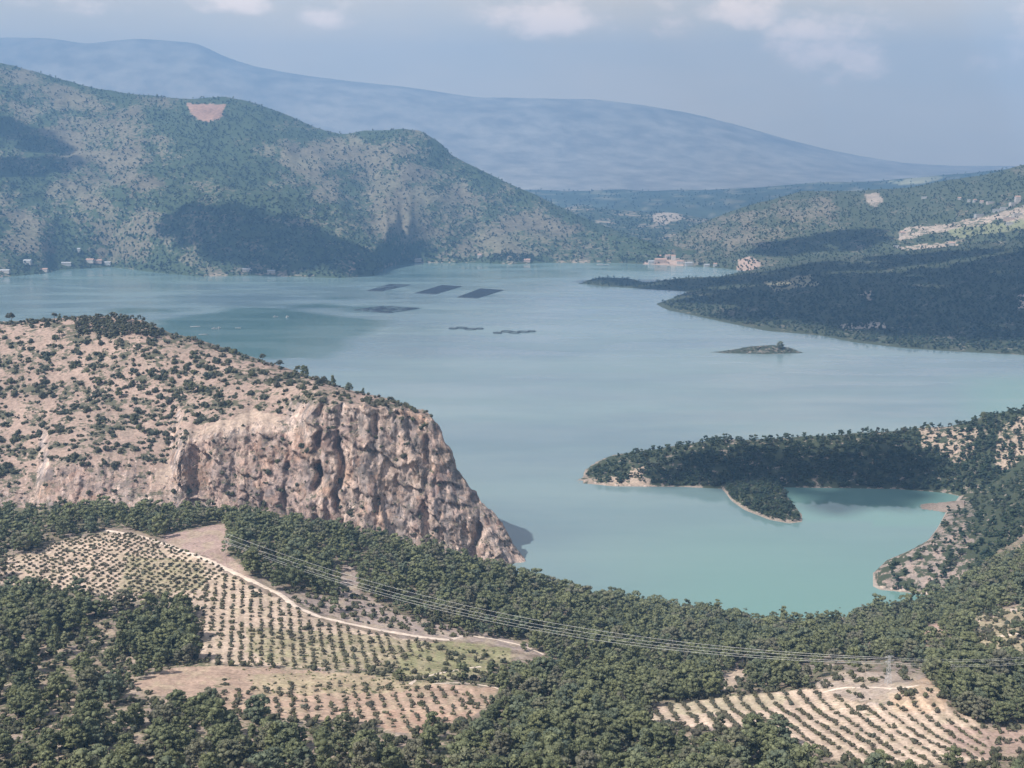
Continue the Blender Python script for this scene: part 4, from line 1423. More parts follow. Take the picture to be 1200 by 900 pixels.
pts = []
for y0 in np.arange(395, 990, 5.6):
    hw = 0.5 * y0 + 30
    xs = np.arange(-hw, hw, 5.6)
    pts.append(np.column_stack([xs + rng.uniform(-2.7, 2.7, len(xs)), y0 + rng.uniform(-2.7, 2.7, len(xs))]))
pts = np.concatenate(pts)
zz = near_h(pts[:, 0], pts[:, 1])
ppx, ppy = project(pts[:, 0], pts[:, 1], zz)
den = near_density(ppx, ppy)
hpx = 9.5 * FOC / pts[:, 1]
for p in OPEN:
    # keep the crowns from hiding the open plots behind them
    for k in (0.35, 0.75):
        den = np.where(inpoly(ppx, ppy - k * hpx, p), den * 0.22, den)
# leave the base of the cliff and the shore clear
keep = (rng.uniform(0, 1, len(pts)) < den) & (zz > 1.5) & (ppx > -230) & (ppx < 1430)
trees = np.column_stack([pts, zz, ppx, ppy])[keep]
tsize = np.clip(0.88 + 0.32 * rng.normal(size=len(trees)) + 0.22 * fbm(trees[:, 0] / 40, trees[:, 1] / 40, 4.0), 0.40, 1.6)
order = np.argsort(trees[:, 1])
trees, tsize = trees[order], tsize[order]

PINE_ZONES = [
    ('left end of the bottom edge', lambda x, y: (x < 110) & (y > 850), 'in the open wood at the bottom left corner'),
    ('below the clearing', lambda x, y: (x < 220) & (y > 800), 'in scattered wood below the bare orange clearing'),
    ('left slope', lambda x, y: (x < 300) & (y <= 800), 'between the upper olive grove and the bare orange clearing'),
    ('below the lower grove left', lambda x, y: (x < 400), 'below the left end of the lower olive grove'),
    ('below the lower grove', lambda x, y: (x < 560), 'along the bottom edge below the lower olive grove'),
    ('bottom centre', lambda x, y: (x < 680), 'in dark wood right of the lower olive grove'),
    ('bottom centre right', lambda x, y: (x < 800), 'in dark wood left of the small reddish clearing'),
    ('below reddish clearing', lambda x, y: (x < 940), 'below the small reddish clearing at the bottom edge'),
    ('bottom right edge', lambda x, y: (y > 850), 'along the bottom edge below the right hand grove'),
    ('right wood', lambda x, y: (x > -1e9), 'in the wood around the right hand grove'),
]
inframe = (trees[:, 3] > 4) & (trees[:, 3] < 1196) & (trees[:, 4] < 906)
idx_in = np.where(inframe)[0]
score = tsize[idx_in] / trees[idx_in, 1]
near_idx = set(idx_in[np.argsort(-score)[:272]].tolist())
for i in sorted(near_idx):
    x, y, z, px, py = trees[i]
    k = int(rng.integers(0, 6))
    me = ME_PINE[k] if k < 5 else ME_CONE[int(rng.integers(0, 2))]
    zn = next(q for q in PINE_ZONES if q[1](px, py))
    sz = 'tall' if tsize[i] > 1.05 else ('small' if tsize[i] < 0.75 else 'middle sized')
    make_tree((x, y, z), float(tsize[i]), float(rng.uniform(0, 6.28)), me, '%s pine tree %s' % (sz, zn[2]), '%s pines, %s' % (sz, zn[0]))
rest = np.array([i for i in range(len(trees)) if i not in near_idx])


def wood_tone(k):
    # stands of darker and lighter pines
    return rng.uniform(-0.3, 0.3, len(k)) + 0.65 * fbm(trees[k, 0] / 42, trees[k, 1] / 60, 81.0, o=3)


fw = rest[trees[rest, 1] < 640]
bw = rest[trees[rest, 1] >= 640]
o = merged('pine_wood', M_PINE, [pine_crown(400 + i, 9.5, 3.4, 36, 0.85, 1100, 0.36, 1) for i in range(6)] + [pine_crown(420 + i, 10.0, 2.7, 28, 0.9, 500, 0.38, 1, 'cone') for i in range(2)], trees[fw, :3], tsize[fw], tone=wood_tone(fw))
tag(o, 'remaining pines of the wood across the near hillside below the groves', 'pine wood', kind='stuff')
o = merged('pine_forest', M_PINE, PINE_MID, trees[bw, :3], tsize[bw] * 1.02, tone=wood_tone(bw))
tag(o, 'dense pine forest covering the ridge between the groves and the lake', 'forest', kind='stuff')

# low scrub between the trees
ns = 13000
sx = rng.uniform(-30, 1230, ns)
sy = rng.uniform(690, 905, ns)
dd = near_density(sx, sy)
op = np.zeros(ns, bool)
for p in (TRACK_BAND, G_UP, G_MID, G_LOW, G_RIGHT, BARE):
    op |= inpoly(sx, sy, p)
kp = (~op) & (rng.uniform(0, 1, ns) < np.where(inpoly(sx, sy, STRIP), 0.75, np.where(dd < 0.2, 0.25, 0.62)))
W, ok = L_near.locate(sx[kp], sy[kp])
o = merged('scrub', M_DUSK, BUSH_MID, W, rng.uniform(0.5, 2.1, len(W)) ** 1.1)
tag(o, 'low grey green scrub growing between the trees on the near hillside', 'scrub', kind='stuff')
# weeds in the groves
sx, sy = rng.uniform(120, 620, 2600), rng.uniform(640, 860, 2600)
kp = inpoly(sx, sy, [(150, 650), (240, 660), (240, 700), (160, 702)]) | inpoly(sx, sy, [(290, 738), (500, 755), (600, 762), (570, 795), (470, 812), (300, 812), (280, 775)])
W, ok = L_near.locate(sx[kp], sy[kp])
o = merged('weeds', foliage_mat('weed_leaves', (0.10, 0.11, 0.05), (0.26, 0.25, 0.13)), OLIVE_MID, W, rng.uniform(0.3, 0.8, len(W)))
tag(o, 'yellowish green weeds in the middle grove and the grassy plot', 'weeds', kind='stuff')

# ------------------------------------------------------------------ olive groves
olive_rest, olive_rest_s = [], []
ORD = ['first', 'second', 'third', 'fourth', 'fifth', 'sixth', 'seventh', 'eighth', 'ninth', 'tenth', 'eleventh', 'twelfth', 'thirteenth', 'fourteenth', 'fifteenth', 'sixteenth', 'seventeenth', 'eighteenth', 'nineteenth', 'twentieth',
       'twenty-first', 'twenty-second', 'twenty-third', 'twenty-fourth', 'twenty-fifth', 'twenty-sixth', 'twenty-seventh', 'twenty-eighth', 'twenty-ninth', 'thirtieth']


def olive(p, s, label, group):
    o = link('olive_tree', ME_OLIVE[int(rng.integers(0, 5))])
    o.location = p
    o.rotation_euler = (0, 0, float(rng.uniform(0, 6.28)))
    o.scale = (s, s, s * float(rng.uniform(0.9, 1.15)))
    tag(o, label, 'olive tree', group)
    return o


n_olive = 0


def grove_rows(origin, along, down, nrow, nper, poly, size, label, group, individual, jit=0.8, skip=0.08, limit=999, bend=0.0):
    """rows laid out on the ground, in metres: 'along' steps from row to row, 'down' from tree to tree"""
    global n_olive
    o0 = L_near.pt(*origin)
    for r in range(nrow):
        k = 0
        for q in range(nper):
            x = o0.x + along[0] * r + down[0] * q + bend * (q - 12) ** 2 + rng.uniform(-jit, jit)
            y = o0.y + along[1] * r + down[1] * q + rng.uniform(-jit, jit)
            z = float(near_h(x, y)[0])
            px, py = project(x, y, z)
            if not inpoly(np.array([px]), np.array([py]), poly)[0] or rng.uniform() < skip:
                continue
            s = float(size * np.clip(rng.normal(1, 0.2), 0.55, 1.5))
            if individual and n_olive < limit and -5 < px < 1205 and py < 900:
                olive((x, y, z), s, label(r, k), group)
                n_olive += 1
            else:
                olive_rest.append((x, y, z))
                olive_rest_s.append(s)
            k += 1


# right hand grove: rows running down the slope
grove_rows((752, 895), (7.2, 0.2), (-0.55, 3.5), 26, 54, G_RIGHT, 1.05,
           lambda r, k: 'olive tree, %s up in the %s row from left of the right hand grove' % (ORD[min(k, 29)], ORD[min(r, 29)]),
           'olives of the right hand grove', True, 0.35, 0.12, 250, 0.016)
N_RIGHT = n_olive
# lower grove
grove_rows((238, 866), (6.0, -0.3), (-1.0, 5.2), 31, 22, G_LOW, 1.1,
           lambda r, k: 'olive tree, %s up in the %s row from left of the lower middle grove' % (ORD[min(k, 29)], ORD[min(r, 29)]),
           'olives of the lower middle grove', True, 1.0, 0.18, 300)
# middle and upper groves: far smaller in the picture
grove_rows((225, 665), (5.2, 0.6), (1.0, -5.0), 50, 46, G_MID, 1.2, None, None, False, 0.5, 0.07)
grove_rows((-30, 615), (5.0, 0.0), (-0.7, -4.8), 50, 42, G_UP, 1.25, None, None, False, 0.6, 0.08)
o = merged('olive_grove', M_OLIVE, OLIVE_MID, np.array(olive_rest), np.array(olive_rest_s))
tag(o, 'rows of small olive trees in the upper and middle groves', 'olive grove', kind='stuff')
# hedge-like olives above the upper grove
sx, sy = rng.uniform(-20, 190, 700), rng.uniform(603, 652, 700)
kp = inpoly(sx, sy, [(-20, 606), (60, 606), (120, 612), (135, 620), (60, 634), (40, 645), (-20, 652)])
W, ok = L_near.locate(sx[kp], sy[kp])
o = merged('olive_thicket', M_OLIVE, OLIVE_MID, W, rng.uniform(0.9, 1.9, len(W)))
tag(o, 'grey green thicket of olives above the upper grove at the left edge', 'thicket', kind='stuff')

# single round bushes that stand out in the groves
SOLO = [(301, 697, 2.6, 'dark round bush just below the track, lower of the two together at its bend'), (295, 689, 2.0, 'dark round bush below the track, upper of the two together at its bend'),
        (357, 737, 2.6, 'single dark bush in the pale soil under the middle of the track'), (521, 786, 2.4, 'round dark bush beside the farm track at the grassy plot'), (505, 796, 2.3, 'wide dark bush left of the farm track by the grassy plot'),
        (533, 796, 2.6, 'low wide dark bush between the two pale tracks'), (493, 826, 2.0, 'large round bush in the centre of the lower middle grove'), (434, 826, 2.1, 'round bush at the left of the lower middle grove'),
        (402, 833, 1.7, 'wide bush in the lower middle grove left of centre'), (436, 848, 2.0, 'dark bush on orange soil at the lower end of the lower middle grove'), (550, 825, 2.0, 'dark bush at the right end of the lower middle grove'),
        (455, 806, 1.8, 'pair-like round bush at the top of the lower middle grove'), (265, 803, 1.6, 'small dark bush alone on the bare orange clearing'), (262, 797, 1.2, 'smaller bush above another on the bare orange clearing'),
        (1010, 832, 2.6, 'dark rocky bush on the left of the bare rise at the right'), (905, 853, 2.6, 'large round bush inside the right hand grove near its lower left'), (915, 848, 2.2, 'dark bush inside the right hand grove beside a larger one'),
        (838, 862, 2.6, 'wide dark bush at the top of the small reddish clearing'), (815, 860, 2.3, 'dark bush at the left top of the small reddish clearing')]
for px, py, s, lab in SOLO:
    o = link('bush', random.choice(ME_BUSH))
    o.location = L_near.pt(px, py) - Vector((0, 0, 0.2))
    o.scale = (s, s, s * 0.95)
    o.rotation_euler = (0, 0, random.uniform(0, 6.28))
    tag(o, lab, 'bush')

# ------------------------------------------------------------------ shrubs and trees on the cliff hill
def hill_density(px, py):
    d = 0.46 + 0.75 * fbm(px / 34, py / 15, 51.0, o=4, gain=0.6)
    d = np.where(inpoly(px, py, P_cbare[0]), 0.05, d)
    d = np.where(inpoly(px, py, [(100, 420), (250, 410), (300, 470), (200, 490), (120, 480)]), d + 0.18, d)
    d = np.where(py > np.interp(px, [0, 60, 200, 215, 300, 370, 470, 515], [560, 540, 560, 515, 500, 472, 478, 500]), d * 0.13, d)
    return d


n0 = 9500
sx = rng.uniform(-160, 520, n0)
top = np.interp(sx, sk5.p, [q for q in (376, 378, 375, 371, 371, 377, 391, 398, 408, 421, 434, 447, 460, 466, 476, 486, 498.5, 515, 525, 546, 565, 584, 598, 616, 635, 650, 661, 682)])
bot = np.interp(sx, [0, 200, 300, 370, 470, 520], [600, 600, 590, 600, 640, 640])
sy = top + 2 + rng.uniform(0, 1, n0) ** 0.92 * (bot - top)
kp = rng.uniform(0, 1, n0) < hill_density(sx, sy)
sx, sy = sx[kp], sy[kp]
W, ok = L_cliff.locate(sx, sy)
W, sx, sy = W[ok], sx[ok], sy[ok]
# thin out crowded ones
cell, keep = set(), []
for i in range(len(W)):
    c = (int(W[i, 0] // 3.6), int(W[i, 1] // 4.6))
    if c in cell:
        continue
    cell.add(c)
    keep.append(i)
W, sx, sy = W[keep], sx[keep], sy[keep]
ss = np.clip(rng.lognormal(0.62, 0.45, len(W)), 0.7, 4.2)
onface = sy > np.interp(sx, [0, 60, 200, 215, 300, 370, 470, 515], [560, 540, 560, 515, 500, 472, 478, 500])
ss = np.where(onface, ss * 0.75, ss)
W[:, 2] -= np.where(onface, 0.1, 0.3)
score = ss / W[:, 1] * (sx > 2) * (sx < 1198)
big = set(np.argsort(-score)[:285].tolist())


def hill_zone(px, py, face):
    if face:
        return ('ledges of the big cliff face', 'clinging to a ledge of the bare cliff') if px > 210 else ('rubble slope at the left', 'on the rubbly scarp at the hill\'s left foot')
    if py < 420:
        return ('upper left slope', 'near the left crest of the cliff hill') if px < 110 else ('upper middle slope', 'high on the cliff hill below its tree clump')
    if py < 480:
        return ('left middle slope', 'half way up the cliff hill\'s left side') if px < 150 else (('middle slope', 'half way up the middle of the cliff hill') if px < 320 else ('right shoulder', 'on the hill\'s right shoulder above the cliff'))
    return ('left lower slope', 'on the lower left slope above the rubbly scarp') if px < 150 else ('slope above the quarried face', 'on the lower slope beside the quarried cliff face')


for i in sorted(big):
    z = hill_zone(sx[i], sy[i], onface[i])
    sz = 'very large' if ss[i] > 3.9 else ('large' if ss[i] > 3.5 else 'bushy')
    o = link('shrub', ME_BUSH[int(rng.integers(0, 5))])
    o.location = W[i]
    o.scale = (ss[i] * 0.92, ss[i] * 0.92, ss[i] * float(rng.uniform(1.0, 1.6)))
    o.rotation_euler = (0, 0, float(rng.uniform(0, 6.28)))
    tag(o, '%s dark green shrub %s' % (sz, z[1]), 'shrub', '%s shrubs, %s' % (sz, z[0]))
rest = [i for i in range(len(W)) if i not in big]
o = merged('shrubs', M_DUSK, BUSH_MID, W[rest], ss[rest])
tag(o, 'countless smaller shrubs dotting the pink cliff hill', 'shrubs', kind='stuff')
# dark clump of trees on the crest and along the skyline
sx, sy = rng.uniform(85, 200, 420), rng.uniform(370, 398, 420)
kp = inpoly(sx, sy, [(88, 384), (100, 373), (140, 371), (172, 377), (192, 390), (185, 397), (150, 393), (120, 396), (92, 392)])
W, ok = L_cliff.locate(sx[kp], sy[kp])
o = merged('tree_clump', M_DUSK, PINE_FAR, W, rng.uniform(0.45, 0.85, len(W)))
tag(o, 'dark clump of trees on the crest of the cliff hill', 'trees', kind='stuff')
qx = np.concatenate([rng.uniform(0, 100, 60), rng.uniform(200, 500, 90)])
qy = np.interp(qx, [0, 50, 100, 140, 170, 200, 230, 260, 300, 340, 380, 420, 450, 480, 505], [378, 375, 371, 371, 377, 391, 398, 408, 421, 434, 447, 460, 466, 476, 486]) + rng.uniform(0.5, 3, len(qx))
W, ok = L_cliff.locate(qx, qy)
o = merged('skyline_bushes', M_DUSK, BUSH_MID, W, rng.uniform(1.2, 2.8, len(W)))
tag(o, 'line of dark bushes along the skyline of the cliff hill', 'bushes', kind='stuff')
for px, py, s, me, lab in ((14, 379, 1.35, ME_UMB[0], 'lone umbrella shaped pine at the far left of the cliff hill crest'), (64, 375, 0.95, ME_UMB[1], 'small spreading pine on the crest with a gap to the lone umbrella pine'),
                           (70, 375, 0.8, ME_CONE[1], 'small pointed pine next to the spreading pine on the crest'), (308, 424, 0.95, ME_UMB[1], 'rounded pine on the descending skyline, first of the skyline pines from the left'),
                           (328, 432, 1.0, ME_UMB[0], 'rounded pine on the descending skyline, second of the skyline pines from the left'), (349, 438, 1.0, ME_UMB[1], 'thin stemmed pine standing tallest over the descending skyline'),
                           (358, 442, 1.15, ME_PINE[2], 'broad dark pine right beside the thin stemmed skyline pine'), (380, 449, 0.9, ME_UMB[0], 'flat topped pine on the skyline left of the pointed one'),
                           (390, 452, 1.05, ME_CONE[0], 'pointed conical pine on the skyline above the cliff'), (410, 459, 1.0, ME_PINE[3], 'round dark pine on the skyline right of the pointed one'),
                           (425, 463, 0.7, ME_CONE[1], 'last small pine on the skyline before the cliff edge'),
                           (70, 395, 0.95, ME_UMB[0], 'large dark tree on the upper left slope of the cliff hill below the crest'), (115, 452, 0.95, ME_PINE[1], 'dark tree standing alone among shrubs half way up the left slope'), (140, 466, 1.15, ME_PINE[4], 'bushy bright green tree half way up the left slope'),
                           (225, 460, 1.05, ME_PINE[0], 'bright green tree among the shrubs in the middle of the slope')):
    make_tree(L_cliff.pt(px, py), s, random.uniform(0, 6), me, lab, 'single pines of the cliff hill')

# ------------------------------------------------------------------ rocks
def boulder_mesh(seed, stretch=(1, 1, 0.7)):
    r_ = np.random.default_rng(seed)
    bm_ = bmesh.new()
    bmesh.ops.create_icosphere(bm_, subdivisions=3, radius=1.0)
    v = np.array([q.co[:] for q in bm_.verts])
    f = np.array([[q.index for q in g_.verts] for g_ in bm_.faces])
    bm_.free()
    k = 1 + 0.30 * fbm(v[:, 0] * 1.2 + seed, v[:, 1] * 1.2, v[:, 2] * 1.2, o=3)
    cut = np.round(v * 2.2 + 0.3) / 2.2
    v = (v * 0.6 + cut * 0.4) * k[:, None] * np.array(stretch)
    return mesh_np('boulder', v, f, M_ROCK)


m, t, b_, out = new_mat('pale_rock')
geo = N(t, 'ShaderNodeNewGeometry')
nn = noise(t, geo.outputs['Position'], 0.5, 6, 0.65)
t.links.new(mixc(t, smap(t, nn, 0.35, 0.65), (0.27, 0.22, 0.19), (0.56, 0.45, 0.37)), b_.inputs['Base Color'])
b_.inputs['Roughness'].default_value = 0.95
M_ROCK = m
MR = [boulder_mesh(i, (1, 0.9, 0.65)) for i in range(4)]
# ------------------------------------------------------------------ trees of the far shores
def far_scatter(L, n, polys, dens, smin, smax, tmpl, name, label, mat=None, cat='woodland'):
    mat = mat or M_FAR
    P, Q = [], []
    x0, x1 = min(q[0] for p in polys for q in p), max(q[0] for p in polys for q in p)
    y0, y1 = min(q[1] for p in polys for q in p), max(q[1] for p in polys for q in p)
    sx, sy = rng.uniform(x0, x1, n), rng.uniform(y0, y1, n)
    k = np.zeros(n, bool)
    for p in polys:
        k |= inpoly(sx, sy, p)
    k &= rng.uniform(0, 1, n) < dens(sx, sy)
    W, ok = L.locate(sx[k], sy[k])
    W = W[ok & (W[:, 2] > 0.45)]
    s = rng.uniform(smin, smax, len(W))
    o = merged(name, mat, tmpl, W, s)
    tag(o, label, cat, kind='stuff')
    return o


far_scatter(L_left, 40000, [[(-60, 60), (0, 72), (160, 108), (265, 112), (400, 150), (495, 150), (540, 190), (640, 232), (800, 300), (760, 310), (450, 312), (440, 326), (0, 326), (-60, 328)]],
            lambda x, y: np.clip(0.14 + 0.65 * left_green(x, y) + 0.5 * fbm(x / 11, y / 7, 61.0, o=3) - 0.75 * soft(x, y, P_scar, amp=5), 0.0, 0.9), 0.55, 1.25, TREE_DOT, 'mountain_woods', 'trees speckling the mountain on the far left shore')
far_scatter(L_right, 15000, [[(735, 310), (800, 265), (840, 248), (940, 218), (1065, 214), (1200, 185), (1260, 170), (1260, 300), (900, 320), (740, 312)]],
            lambda x, y: np.where(sum(inpoly(x, y, p).astype(int) for p in P_terr + [P_vill]) > 0, 0.12, 0.60 + 0.3 * fbm(x / 34, y / 16, 4.0) + 0.5 * fbm(x / 11, y / 7, 61.0, o=3)), 0.55, 1.15, TREE_DOT, 'hill_woods', 'trees covering the hills above the far right shore')
far_scatter(L_head, 13000, [[(772, 357), (813, 340), (840, 325), (880, 314), (1260, 272), (1260, 418), (1200, 415), (1060, 407), (960, 392), (850, 377)]],
            lambda x, y: 0.72 + 0.3 * fbm(x / 30, y / 10, 6.0), 0.55, 1.05, TREE_DOT, 'headland_woods', 'dark trees covering the shaded headland')
far_scatter(L_spit, 1100, [[(680, 333), (705, 320), (740, 322), (757, 330), (800, 320), (970, 318), (970, 343), (813, 342), (760, 338)]], lambda x, y: np.full(x.shape, 0.9), 0.5, 0.9, TREE_DOT, 'spit_woods', 'dark trees on the low spit')
far_scatter(L_gap, 3000, [[(600, 236), (860, 245), (860, 300), (640, 290)]], lambda x, y: 0.6 + 0.4 * fbm(x / 40, y / 10, 1.0), 0.9, 1.6, TREE_DOT, 'gap_woods', 'hazy trees on the hills in the gap')
far_scatter(L_low, 1800, [[(600, 222), (1260, 190), (1260, 225), (900, 245), (640, 245)]], lambda x, y: np.full(x.shape, 0.7), 1.2, 2.0, TREE_DOT, 'plain_woods', 'hazy trees on the far plain')
far_scatter(L_isle, 160, [[(845, 414), (860, 408), (905, 402), (930, 406), (935, 414)]], lambda x, y: np.full(x.shape, 0.7), 0.9, 2.0, BUSH_MID, 'island_scrub', 'low scrub on the small island', M_DUSK, 'scrub')
for k, (px, py, s) in enumerate(((686, 563.5, 1.6), (698, 565.5, 2.2), (709, 567.5, 1.5), (723, 568.5, 2.4), (738, 569, 1.7), (756, 569.5, 2.0))):
    o = link('boulder', MR[k % 4])
    o.location = L_pen.pt(px, py) - Vector((0, 0, 0.3))
    o.scale = (s * 1.3, s, s * 0.9)
    o.rotation_euler = (0, 0, k * 1.7)
    tag(o, '%s shore rock from the peninsula tip along its front waterline' % ORD[k], 'boulder', 'rocks at the peninsula tip')
for k, (px, py, s) in enumerate(((1034, 688, 2.2), (1045, 690, 1.6), (1058, 691.5, 2.4), (1073, 693, 1.8), (1088, 695, 2.3))):
    o = link('boulder', MR[k % 4])
    o.location = L_rs.pt(px, py) - Vector((0, 0, 0.3))
    o.scale = (s * 1.3, s, s)
    o.rotation_euler = (0, 0, k * 1.3)
    tag(o, '%s shore rock from the left along the near right bank' % ORD[k], 'boulder', 'rocks of the near right bank')
make_tree(L_isle.pt(914, 408) - Vector((0, 0, 4.5)), 1.7, 0.4, ME_PINE[1], 'single round tree on the small island')


def pen_d(x, y):
    d = 0.78 + 0.25 * fbm(x / 22, y / 9, 5.0)
    for p in P_penbare:
        d = np.where(inpoly(x, y, p), 0.36, d)
    return d


far_scatter(L_pen, 8000, [[(680, 562), (720, 538), (780, 518), (900, 508), (1060, 496), (1150, 482), (1260, 455), (1260, 600), (1110, 577), (915, 570), (850, 571), (720, 568)]], pen_d, 0.42, 0.92, PINE_FAR, 'peninsula_woods',
            'dense dark pines covering the peninsula')
far_scatter(L_spur, 1000, [[(848, 566), (860, 560), (912, 560), (922, 575), (938, 612), (900, 609), (857, 586)]], lambda x, y: np.where(y < 580, 0.9, 0.5), 0.35, 0.8, PINE_FAR, 'spur_scrub', 'scattered small trees on the rocky spur')
far_scatter(L_rs, 2600, [[(1028, 690), (1040, 664), (1070, 653), (1100, 617), (1112, 598), (1260, 520), (1260, 720), (1110, 700)]],
            lambda x, y: np.clip(0.24 + 0.6 * fbm(x / 16, y / 10, 8.0) + 0.4 * sstep(x, 1115, 1160), 0.05, 0.95), 0.4, 0.95, PINE_FAR, 'bluff_scrub', 'trees and scrub on the rocky bluff at the right edge')
for px, py, s, me, lab in ((1060, 508.5, 0.95, ME_UMB[0], 'lone umbrella pine standing clear above the peninsula skyline'), (1027, 511.5, 0.85, ME_UMB[1], 'flat crowned pine on the peninsula skyline left of the lone umbrella pine'),
                           (1088, 506, 0.9, ME_PINE[3], 'broad rounded pine on the peninsula skyline right of the lone umbrella pine'), (1153, 494, 1.15, ME_PINE[2], 'big rounded pine above the pale soil at the right end of the peninsula ridge'),
                           (850, 520.5, 0.8, ME_UMB[1], 'flat crowned pine on the left half of the peninsula skyline'), (910, 520, 0.75, ME_UMB[0], 'flat crowned pine over the middle of the peninsula skyline')):
    make_tree(L_pen.pt(px, py), s, random.uniform(0, 6), me, lab, 'skyline pines of the peninsula')

for px, py, s, lab in ((1168, 722, 5.2, 'large pale boulder at the top of the dry grass by the right edge'), (1190, 716, 3.8, 'pale boulder at the right edge beside a larger one'), (1147, 728, 2.6, 'smaller pale boulder left of the large one on the dry grass'),
                       (1094, 738, 4.2, 'broad pink rock outcrop among the pines on the right ridge'), (1082, 750, 2.4, 'small pink rock below the broad pink outcrop'), (1122, 762, 2.6, 'pale rock between pines on the right slope'),
                       (1058, 745, 1.8, 'small pale rock left of the pink outcrop'), (1128, 780, 3.0, 'pale rock at the edge of the right hand wood'), (1022, 826, 3.2, 'grey rock on the left of the bare rise'),
                       (1008, 778, 2.0, 'grey rock on the scrubby ground beside the pylon'), (975, 780, 2.4, 'flat grey rock left of the pylon')):
    o = link('boulder', MR[int(rng.integers(0, 4))])
    o.location = L_near.pt(px, py) - Vector((0, 0, s * 0.15))
    o.scale = (s, s * 0.8, s * 0.7)
    o.rotation_euler = (0, 0, random.uniform(0, 6))
    tag(o, lab, 'boulder')

# ------------------------------------------------------------------ power line
def pylon(p, h, label, rz=0.0):
    e = link('pylon', None)
    e.location = p
    e.rotation_euler = (0, 0, rz)
    tag(e, label, 'pylon')
    w0, w1 = h * 0.085, h * 0.02
    cor = [(-1, -1), (1, -1), (1, 1), (-1, 1)]
    for sx_, sy_ in cor:
        l = MB()
        l.tube([(sx_ * w0, sy_ * w0, -1), (sx_ * w1, sy_ * w1, h)], [0.09, 0.06], 4)
        l.build('leg', M_STEEL, e)
    br = MB()
    n = 8
    for i in range(n):
        a, c = i / n, (i + 1) / n
        wa, wb = w0 + (w1 - w0) * a, w0 + (w1 - w0) * c
        for k in range(4):
            (x0, y0), (x1, y1) = cor[k], cor[(k + 1) % 4]
            br.tube([(x0 * wa, y0 * wa, a * h), (x1 * wb, y1 * wb, c * h)], 0.035, 4)
            br.tube([(x1 * wa, y1 * wa, a * h), (x0 * wb, y0 * wb, c * h)], 0.035, 4)
    br.build('bracing', M_STEEL, e)
    for zf in (0.80, 0.97):
        ar = MB()
        ar.tube([(-2.6, 0, h * zf), (2.6, 0, h * zf)], 0.09, 4)
        ar.tube([(-2.6, 0, h * zf), (0, 0, h * zf + 0.8)], 0.06, 4)
        ar.tube([(2.6, 0, h * zf), (0, 0, h * zf + 0.8)], 0.06, 4)
        aro = ar.build('crossarm', M_STEEL, e)
        for sx_ in (-2.5, 2.5):
            ins = MB()
            ins.tube([(sx_, 0, h * zf), (sx_, 0, h * zf - 0.8)], [0.12, 0.10], 6)
            ins.build('insulator', M_BARK, aro)
    return e


def pole(p, h, label):
    e = link('utility_pole', None)
    e.location = p
    tag(e, label, 'utility pole')
    a = MB()
    a.tube([(0, 0, -1), (0, 0, h)], [0.18, 0.12], 7)
    a.build('post', M_WOOD, e)
    c = MB()
    c.box((0, 0, h - 0.5), (2.2, 0.16, 0.16))
    c.build('crossarm', M_WOOD, e)
    for x in (-0.95, 0, 0.95):
        i = MB()
        i.tube([(x, 0, h - 0.42), (x, 0, h - 0.1)], [0.07, 0.05], 6)
        i.build('insulator', M_STEEL, e)
    return e


pyl = L_near.pt(1040, 801)
PYH = 36.0 / FOC * pyl.y
pylon(pyl, PYH, 'grey lattice steel pylon on the scrubby rise above the right hand grove', 0.3)
p_left = L_near.pt(265, 660)
pole_h = 17.0
pole(p_left, pole_h, 'tall wooden power pole at the edge of the forest where the cables start')
for px, py, h, lab in ((857, 778, 8.5, 'thin pole beside the pale gully right of centre'), (546, 757, 8.5, 'thin pole at the end of the dirt track'), (1013, 803, 9.0, 'thin pole on the scrubby rise left of the pylon')):
    pole(L_near.pt(px, py), h, lab)
p_off = Vector((x_at(1420, 560, 125), 560, 142))


def cable(a, b, sag, label, group='power cables', rad=0.068):
    pts = []
    for i in range(49):
        t = i / 48
        p = a.lerp(b, t)
        p.z -= sag * 4 * t * (1 - t)
        pts.append(p)
    m_ = MB()
    o_ = a.copy()
    m_.tube([p - o_ for p in pts], rad, 5)
    o = m_.build('power_cable', M_CABLE, smooth=True)
    o.location = o_
    tag(o, label, 'cable', group)


ends_a = [p_left + Vector((0.9, 0, pole_h + 2.4)), p_left + Vector((0, 0, pole_h - 0.2)), p_left + Vector((-0.9, 0, pole_h - 2.2)), p_left + Vector((-0.5, 0, pole_h - 3.2))]
ends_b = [pyl + Vector((2.4, 0.7, PYH * 0.97 - 0.8)), pyl + Vector((-2.4, -0.7, PYH * 0.97 - 0.8)), pyl + Vector((2.4, 0.7, PYH * 0.80 - 0.8)), pyl + Vector((-2.4, -0.7, PYH * 0.80 - 0.8))]
nm = ['uppermost', 'second highest', 'third highest', 'lowest']
for i in range(4):
    cable(ends_a[i], ends_b[i], 16.5 + 0.4 * i, '%s of the pale cables sagging across the pine forest to the pylon' % nm[i])
for i in range(4):
    cable(ends_b[i], p_off + Vector((0, 0, -1.6 * i)), 7.0, '%s of the cables running right from the pylon past the wood' % nm[i], 'cables right of the pylon', 0.045)


